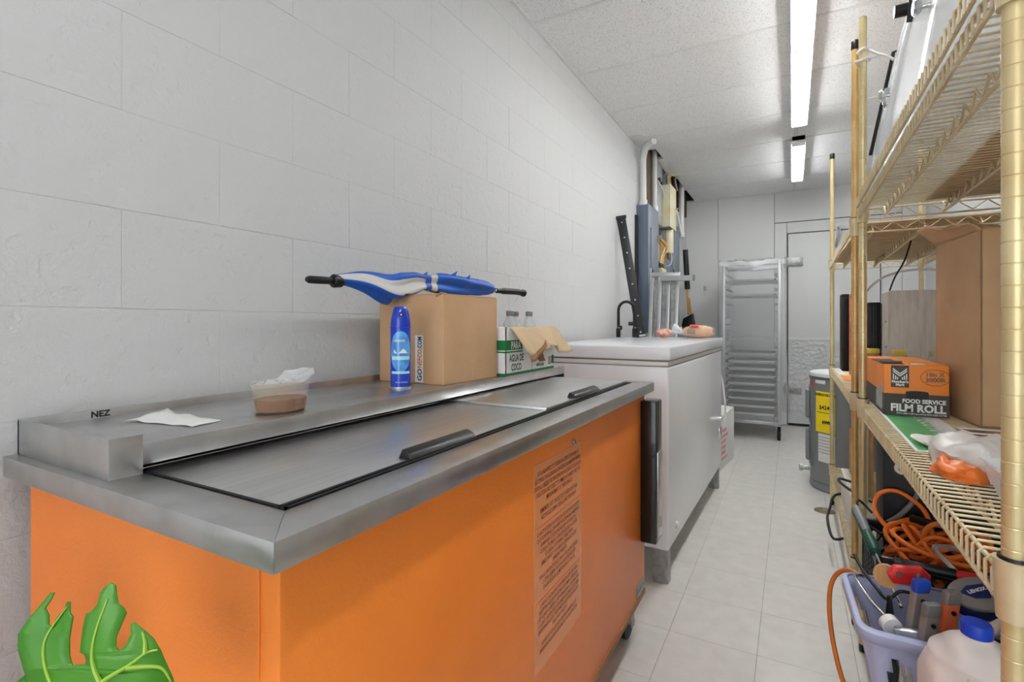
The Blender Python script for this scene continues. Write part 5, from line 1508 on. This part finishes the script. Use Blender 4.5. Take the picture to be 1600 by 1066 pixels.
# red clamp tool
t = tool('red_clamp', 'red metal pipe cutter with chrome rivets in the lilac basket', 'tool', (.24, 1.53, .46))
def rp_(pl, c, ang, th):
    c = Vector(c); ux = Vector((math.cos(ang) * .9, .15, math.sin(ang))).normalized(); uy = Vector((-math.sin(ang), .0, math.cos(ang))).normalized()
    return G().prism(pl, c, ux, uy, ux.cross(uy) * th)
build(rp_([(-.03, -.015), (.035, -.018), (.05, .0), (.035, .022), (-.02, .026), (-.038, .008)], (.238, 1.535, .594), .15, .02), 'upper_jaw', 'tool_red', t, world=True, bevel=.004)
build(rp_([(-.02, -.01), (.03, -.012), (.03, .012), (-.02, .014)], (.258, 1.51, .545), -.9, .02), 'lower_jaw', 'tool_red', t, world=True, bevel=.004)
build(G().tube([(.205, 1.548, .575), (.208, 1.558, .575)], .028, 20), 'cutter_disc', 'wood_tan', t, world=True, smooth=.5)
for q in ((.225, .602), (.262, .608)):
    build(G().tube([(q[0], 1.535, q[1]), (q[0], 1.505, q[1])], .006, 10), 'rivet', 'chrome', t, world=True, smooth=.6)
build(G().bar((.258, 1.50, .572), (.292, 1.46, .52), .006, .012), 'jaw_bar', 'alu', t, world=True)
build(G().box(.262, .302, 1.455, 1.485, .505, .565), 'ratchet', 'black_metal', t, world=True, bevel=.004)
# utility knives
for c, r_, m1, m2, lab in (((.252, 1.42, .636), .0, 'tool_grey', 'tool_blue', 'grey and blue utility knife standing in the basket'),
                           ((.262, 1.378, .606), .3, 'tool_grey', 'grey_plastic', 'scuffed metal utility knife standing in the basket'),
                           ((.302, 1.41, .628), .1, 'tool_orange', 'tool_grey', 'orange and grey utility knife standing in the basket')):
    t = tool('utility_knife', lab, 'knife', (c[0], c[1], c[2] - .155))
    C_ = Vector(c); dn = Vector((-.12, .02, -1)).normalized()
    ux = Vector((.88, .48, 0)); uy = Vector((-.48, .88, 0))
    pl = [(-.014, -.010), (.014, -.010), (.017, 0), (.014, .010), (-.014, .010), (-.017, 0)]
    build(G().prism(pl, C_ + dn * .028, ux, uy, dn * .13), 'handle', m1, t, world=True, bevel=.003)
    build(G().prism([(x * 1.08, y * 1.1) for x, y in pl], C_, ux * .96, uy, dn * .03), 'cap', m2, t, world=True, bevel=.005)
    build(G().tube([C_ + dn * .045 - uy * .0095, C_ + dn * .045 - uy * .0135], .0045, 10), 'button', 'black_plastic', t, world=True)
# tape tool with blue logo
t = tool('tape_reel', 'silver and navy tape reel with a blue badge in the lilac basket', 'tape measure', (.36, 1.45, .56))
TC = Vector((.360, 1.455, .610)); tn = Vector((-.15, -.45, .88)).normalized(); tx = Vector((1, .1, .2)); tx = (tx - tn * tx.dot(tn)).normalized(); ty = tn.cross(tx)
el_ = [(.065 * math.cos(a * PI / 14) * (1 if math.cos(a * PI / 14) > 0 else .9), .042 * math.sin(a * PI / 14)) for a in range(28)]
build(G().prism(el_, TC - tn * .028, tx, ty, tn * .026), 'lower_shell', 'tool_navy', t, world=True, bevel=.006)
build(G().prism(el_, TC - tn * .001, tx, ty, tn * .012), 'upper_shell', 'tool_grey', t, world=True, bevel=.005)
bdg = build(G().prism([(-.038, 0), (-.02, .017), (.012, .022), (.018, .01), (.012, -.014), (-.015, -.015)], TC + tn * .0105, tx, ty, tn * .002), 'badge', 'tool_navy', t, world=True, bevel=.001)
build(G().text('LENOX', .011, TC + tn * .0128 - tx * .022 - ty * .004, tx + ty * .3, ty - tx * .3, bold=.0004), 'badge_lettering', 'print_white', bdg, world=True, normals=False)
build(G().bar(TC + tx * .06, TC + tx * .12 - ty * .01, .02, .012, tuple(tn)), 'handle_arm', 'alu', t, world=True, bevel=.003)
# caulk-gun like grey frame, white knob
t = tool('paint_roller', 'white roller frame with a bent wire handle lying on the basket rim', 'paint roller', (.18, 1.45, .51))
build(G().tube(spline([(.165, 1.62, .535), (.146, 1.60, .540), (.150, 1.55, .541), (.168, 1.47, .538), (.188, 1.415, .536)], 6), .0045, 8), 'wire_frame', 'chrome', t, world=True, smooth=.9)
build(G().tube([(.190, 1.414, .528), (.197, 1.398, .525)], .020, 20), 'end_disc', 'white_plastic', t, world=True, smooth=.5)
build(G().bar((.200, 1.392, .518), (.268, 1.388, .528), .016, .022), 'plate', 'alu', t, world=True, bevel=.002)
o = build(G().tube(spline([(.150, 1.68, .565), (.165, 1.625, .548), (.185, 1.57, .535), (.205, 1.535, .525), (.23, 1.545, .545), (.25, 1.54, .55)], 6), .004, 7), 'black_strap', 'black_plastic', smooth=.9)
tag(o, 'black strap loop hooked over the rim of the lilac basket', 'strap')
o = build(G().hexa([(.195, 1.53, .40), (.225, 1.52, .40), (.225, 1.545, .40), (.195, 1.55, .40), (.205, 1.53, .535), (.214, 1.525, .535), (.214, 1.54, .535), (.205, 1.54, .535)]), 'black_wedge', 'black_plastic', bevel=.003)
tag(o, 'pointed black plastic holster standing inside the lilac basket', 'holster')
o = build(G().hexa([(.20, 1.40, .255), (.44, 1.41, .255), (.44, 1.58, .255), (.20, 1.57, .255), (.205, 1.405, .44), (.42, 1.42, .45), (.42, 1.57, .45), (.205, 1.56, .44)]), 'black_tool_case', 'black_plastic', bevel=.006)
tag(o, 'dark plastic tool case at the bottom of the lilac basket', 'case')
t = tool('paint_brush', 'worn wooden brush handle sticking up beside the tape reel', 'brush', (.40, 1.36, .53))
build(G().tube([(.345, 1.366, .575), (.375, 1.364, .60), (.43, 1.36, .64), (.46, 1.358, .66)], [.010, .014, .012, .010], 12), 'handle', 'wood_grey', t, world=True, smooth=.7)
build(G().bar((.345, 1.366, .575), (.315, 1.38, .53), .03, .014), 'bristles', 'black_plastic', t, world=True, bevel=.003)
t = tool('glue_carton', 'small tan cardboard carton marked 12 behind the milk jug', 'carton', (.425, 1.30, ZO))
build(G().box(.36, .49, 1.275, 1.335, ZO, .655), 'carton', 'cardboard_pale', t, world=True, bevel=.003)
build(G().text('12', .04, (.37, 1.2745, .60), (1, 0, .2), (-.2, 0, 1), bold=.001), 'lettering', 'ink_black', t, world=True, normals=False)

# milk jug with blue cap
cartn = build(G().box(.235, .50, .93, 1.268, ZO, .345), 'flat_carton', 'cardboard', bevel=.003)
tag(cartn, 'low brown cardboard carton under the white jug on the bottom shelf', 'carton')
JZ = .3455
jg = thing('plastic_jug', 'white plastic jug with a blue screw cap in front of the lilac basket', 'jug', (.30, 1.19, .3455))
jc = Vector((.288, 1.190, 0))
def jp(u, v):
    a = 2 * PI * u
    prof_ = [(0, .0), (.068, .003), (.075, .02), (.075, .19), (.074, .235), (.067, .262), (.046, .282), (.023, .296), (.018, .308)]
    s = v * (len(prof_) - 1); i = min(int(s), len(prof_) - 2); f = s - i
    r = prof_[i][0] * (1 - f) + prof_[i + 1][0] * f; z = prof_[i][1] * (1 - f) + prof_[i + 1][1] * f
    k = min(1, max(0, (.25 - z) / .05)) if z < .3 else 0
    ca, sa = math.cos(a), math.sin(a)
    sq = 1 / max(abs(ca), abs(sa)) ; sq = 1 + (min(sq, 1.25) - 1) * k
    dent = 1 - .10 * math.exp(-((a - 4.2) / .5) ** 2) * math.exp(-((z - .15) / .06) ** 2)
    return Vector((jc.x + r * sq * ca * dent, jc.y + r * sq * sa * dent, JZ + .001 + z))
build(G().grid(jp, 48, 48, wrap=True), 'body', 'jug', jg, world=True, smooth=.9)
build(G().lathe([(.0205, .300), (.0225, .302), (.0225, .320), (.020, .324), (0, .325)], (jc.x, jc.y, JZ), 28, close=False), 'cap', 'blue_cap', jg, world=True, smooth=.6)
build(G().tube(spline([(jc.x + .030, jc.y - .02, JZ + .285), (jc.x + .062, jc.y - .045, JZ + .265), (jc.x + .078, jc.y - .058, JZ + .21), (jc.x + .070, jc.y - .052, JZ + .15)], 6), .012, 12), 'handle', 'jug', jg, world=True, smooth=.8)
o = build(shift(blob(.262, 1.075, .05, .03, .235, 24, flat=.6), .346), 'grey_bag', 'bag_grey', smooth=.9)
tag(o, 'crumpled translucent grey plastic bag in front of the white jug', 'bag')
o = build(shift(blob(.205, 1.30, .016, .022, .22, 31, flat=.35), ZO), 'grey_bag', 'bag_grey', smooth=.9)
tag(o, 'small twist of clear plastic bag between jug and lilac basket', 'bag')
# orange cord hanging off the basket
cp_ = [(.20, 1.66, .50), (.135, 1.70, .51), (.098, 1.70, .46), (.095, 1.66, .36), (.12, 1.60, .25), (.165, 1.55, .17), (.19, 1.46, .15), (.20, 1.30, .06), (.205, 1.2, .012)]
o = build(G().tube(spline(cp_, 8), .006, 8), 'hanging_cord', 'cord_dark_orange', smooth=.9)
tag(o, 'orange cord drooping from behind the lilac basket down to the floor', 'cord')

# ------------------------------------------------------------------ monstera in front of the cooler
mp = thing('monstera', 'potted monstera with split green leaves by the end of the orange cooler', 'plant', (-.62, .02, 0))
build(G().lathe([(.10, 0), (.115, .01), (.145, .25), (.155, .25), (.155, .28), (.14, .28), (.135, .25)], (-.62, .02, 0), 32), 'pot', 'pot', mp, world=True, smooth=.5)
build(G().lathe([(0, .24), (.135, .245)], (-.62, .02, 0), 32, close=False), 'soil', 'soil', mp, world=True)
out = [(600, 180), (575, 195), (555, 225), (548, 285), (520, 322), (487, 335), (474, 400), (462, 540), (492, 548), (508, 575), (500, 604), (470, 606), (412, 616), (392, 570), (382, 480), (392, 365), (368, 350), (358, 292), (340, 292), (326, 335), (290, 372), (262, 425), (245, 418), (236, 370), (206, 335), (232, 290), (242, 255), (218, 258), (180, 312), (120, 400), (86, 462), (100, 540), (150, 640), (190, 720), (215, 800), (290, 890), (420, 960), (560, 985), (700, 970), (830, 930), (930, 860), (962, 780), (948, 700), (922, 640), (880, 545), (840, 480), (800, 438), (745, 388), (728, 392), (738, 440), (722, 492), (694, 522), (676, 500), (672, 450), (690, 385), (702, 338), (684, 310), (655, 285), (638, 235), (625, 195)]
def leaf_xyz(px, py, C, ux, uy, k, bend):
    x, y = (px - 560) * k, (720 - py) * k
    n = ux.cross(uy)
    return C + ux * x + uy * y + n * (bend * (-(x * x) * 2.2 - (y - .02) ** 2 * 1.2))
def leaf(C, ux, uy, k, bend, mirror=False, nm='leaf'):
    ux, uy = Vector(ux).normalized(), Vector(uy).normalized(); C = Vector(C)
    co = [Vector(((-1 if mirror else 1) * (p[0] - 560) * k, (720 - p[1]) * k, 0)) for p in out]
    bm = bmesh.new(); vs = [bm.verts.new(p) for p in co]
    for tri in tessellate_polygon([co]):
        bm.faces.new([vs[i] for i in tri])
    for _ in range(2):
        bmesh.ops.subdivide_edges(bm, edges=bm.edges[:], cuts=1, use_grid_fill=True)
    bmesh.ops.triangulate(bm, faces=bm.faces[:])
    n = ux.cross(uy)
    g = G(); bm.verts.index_update()
    def mapp(x, y, dz=0): return C + ux * x + uy * y + n * (bend * (-(x * x) * 2.2 - (y - .02) ** 2 * 1.6) + dz + .004 * math.sin(x * 60 + y * 20))
    g.add([mapp(v.co.x, v.co.y) for v in bm.verts], [tuple(v.index for v in f.verts) for f in bm.faces])
    bm.free()
    lo = build(g, nm, 'leaf', mp, world=True, smooth=1.0, solid=.0012)
    sgn = -1 if mirror else 1
    ribs = [[(560, 716), (660, 645), (740, 600), (820, 545), (868, 540)], [(600, 672), (565, 610), (548, 540), (562, 420), (600, 260)], [(740, 605), (840, 615), (900, 640), (945, 720)], [(815, 545), (808, 490), (790, 438)],
            [(560, 716), (450, 820), (350, 800), (310, 720), (262, 620), (240, 520), (262, 440), (345, 320)], [(560, 716), (540, 850), (520, 950)], [(560, 716), (680, 800), (840, 830), (930, 830)]]
    for r_ in ribs:
        pts = spline([mapp(sgn * (x - 560) * k, (720 - y) * k, .0012) for x, y in r_], 5)
        m_ = len(pts)
        build(G().tube(pts, [.0022 * (1 - .7 * i / m_) for i in range(m_)], 6), 'vein', 'leaf_vein', lo, world=True, smooth=.9)
    return mapp(0, 0)
LC = Vector((-.553, .221, .870))
kk = .000168
base = leaf(LC, (.876, .482, .0), (-.05, .09, .99), kk, .7)
# leaf coming up at the very left, one low in front
base2 = leaf((-.80, .10, .84), (.7, .6, 0), (-.3, .15, .9), .00017, 1.0, mirror=True)
base3 = leaf((-.80, .20, .70), (.9, .3, .1), (-.1, .5, .8), .00018, 1.0)
for b_ in (base, base2, base3):
    q = Vector((-.62, .02, .24)) + Vector((random.uniform(-.03, .03), random.uniform(-.03, .03), 0))
    build(G().tube(spline([q, q.lerp(b_, .5) + Vector((0, -.04, .06)), b_], 8), [.008 - .0002 * i for i in range(17)], 10), 'stem', 'stem', mp, world=True, smooth=.9)
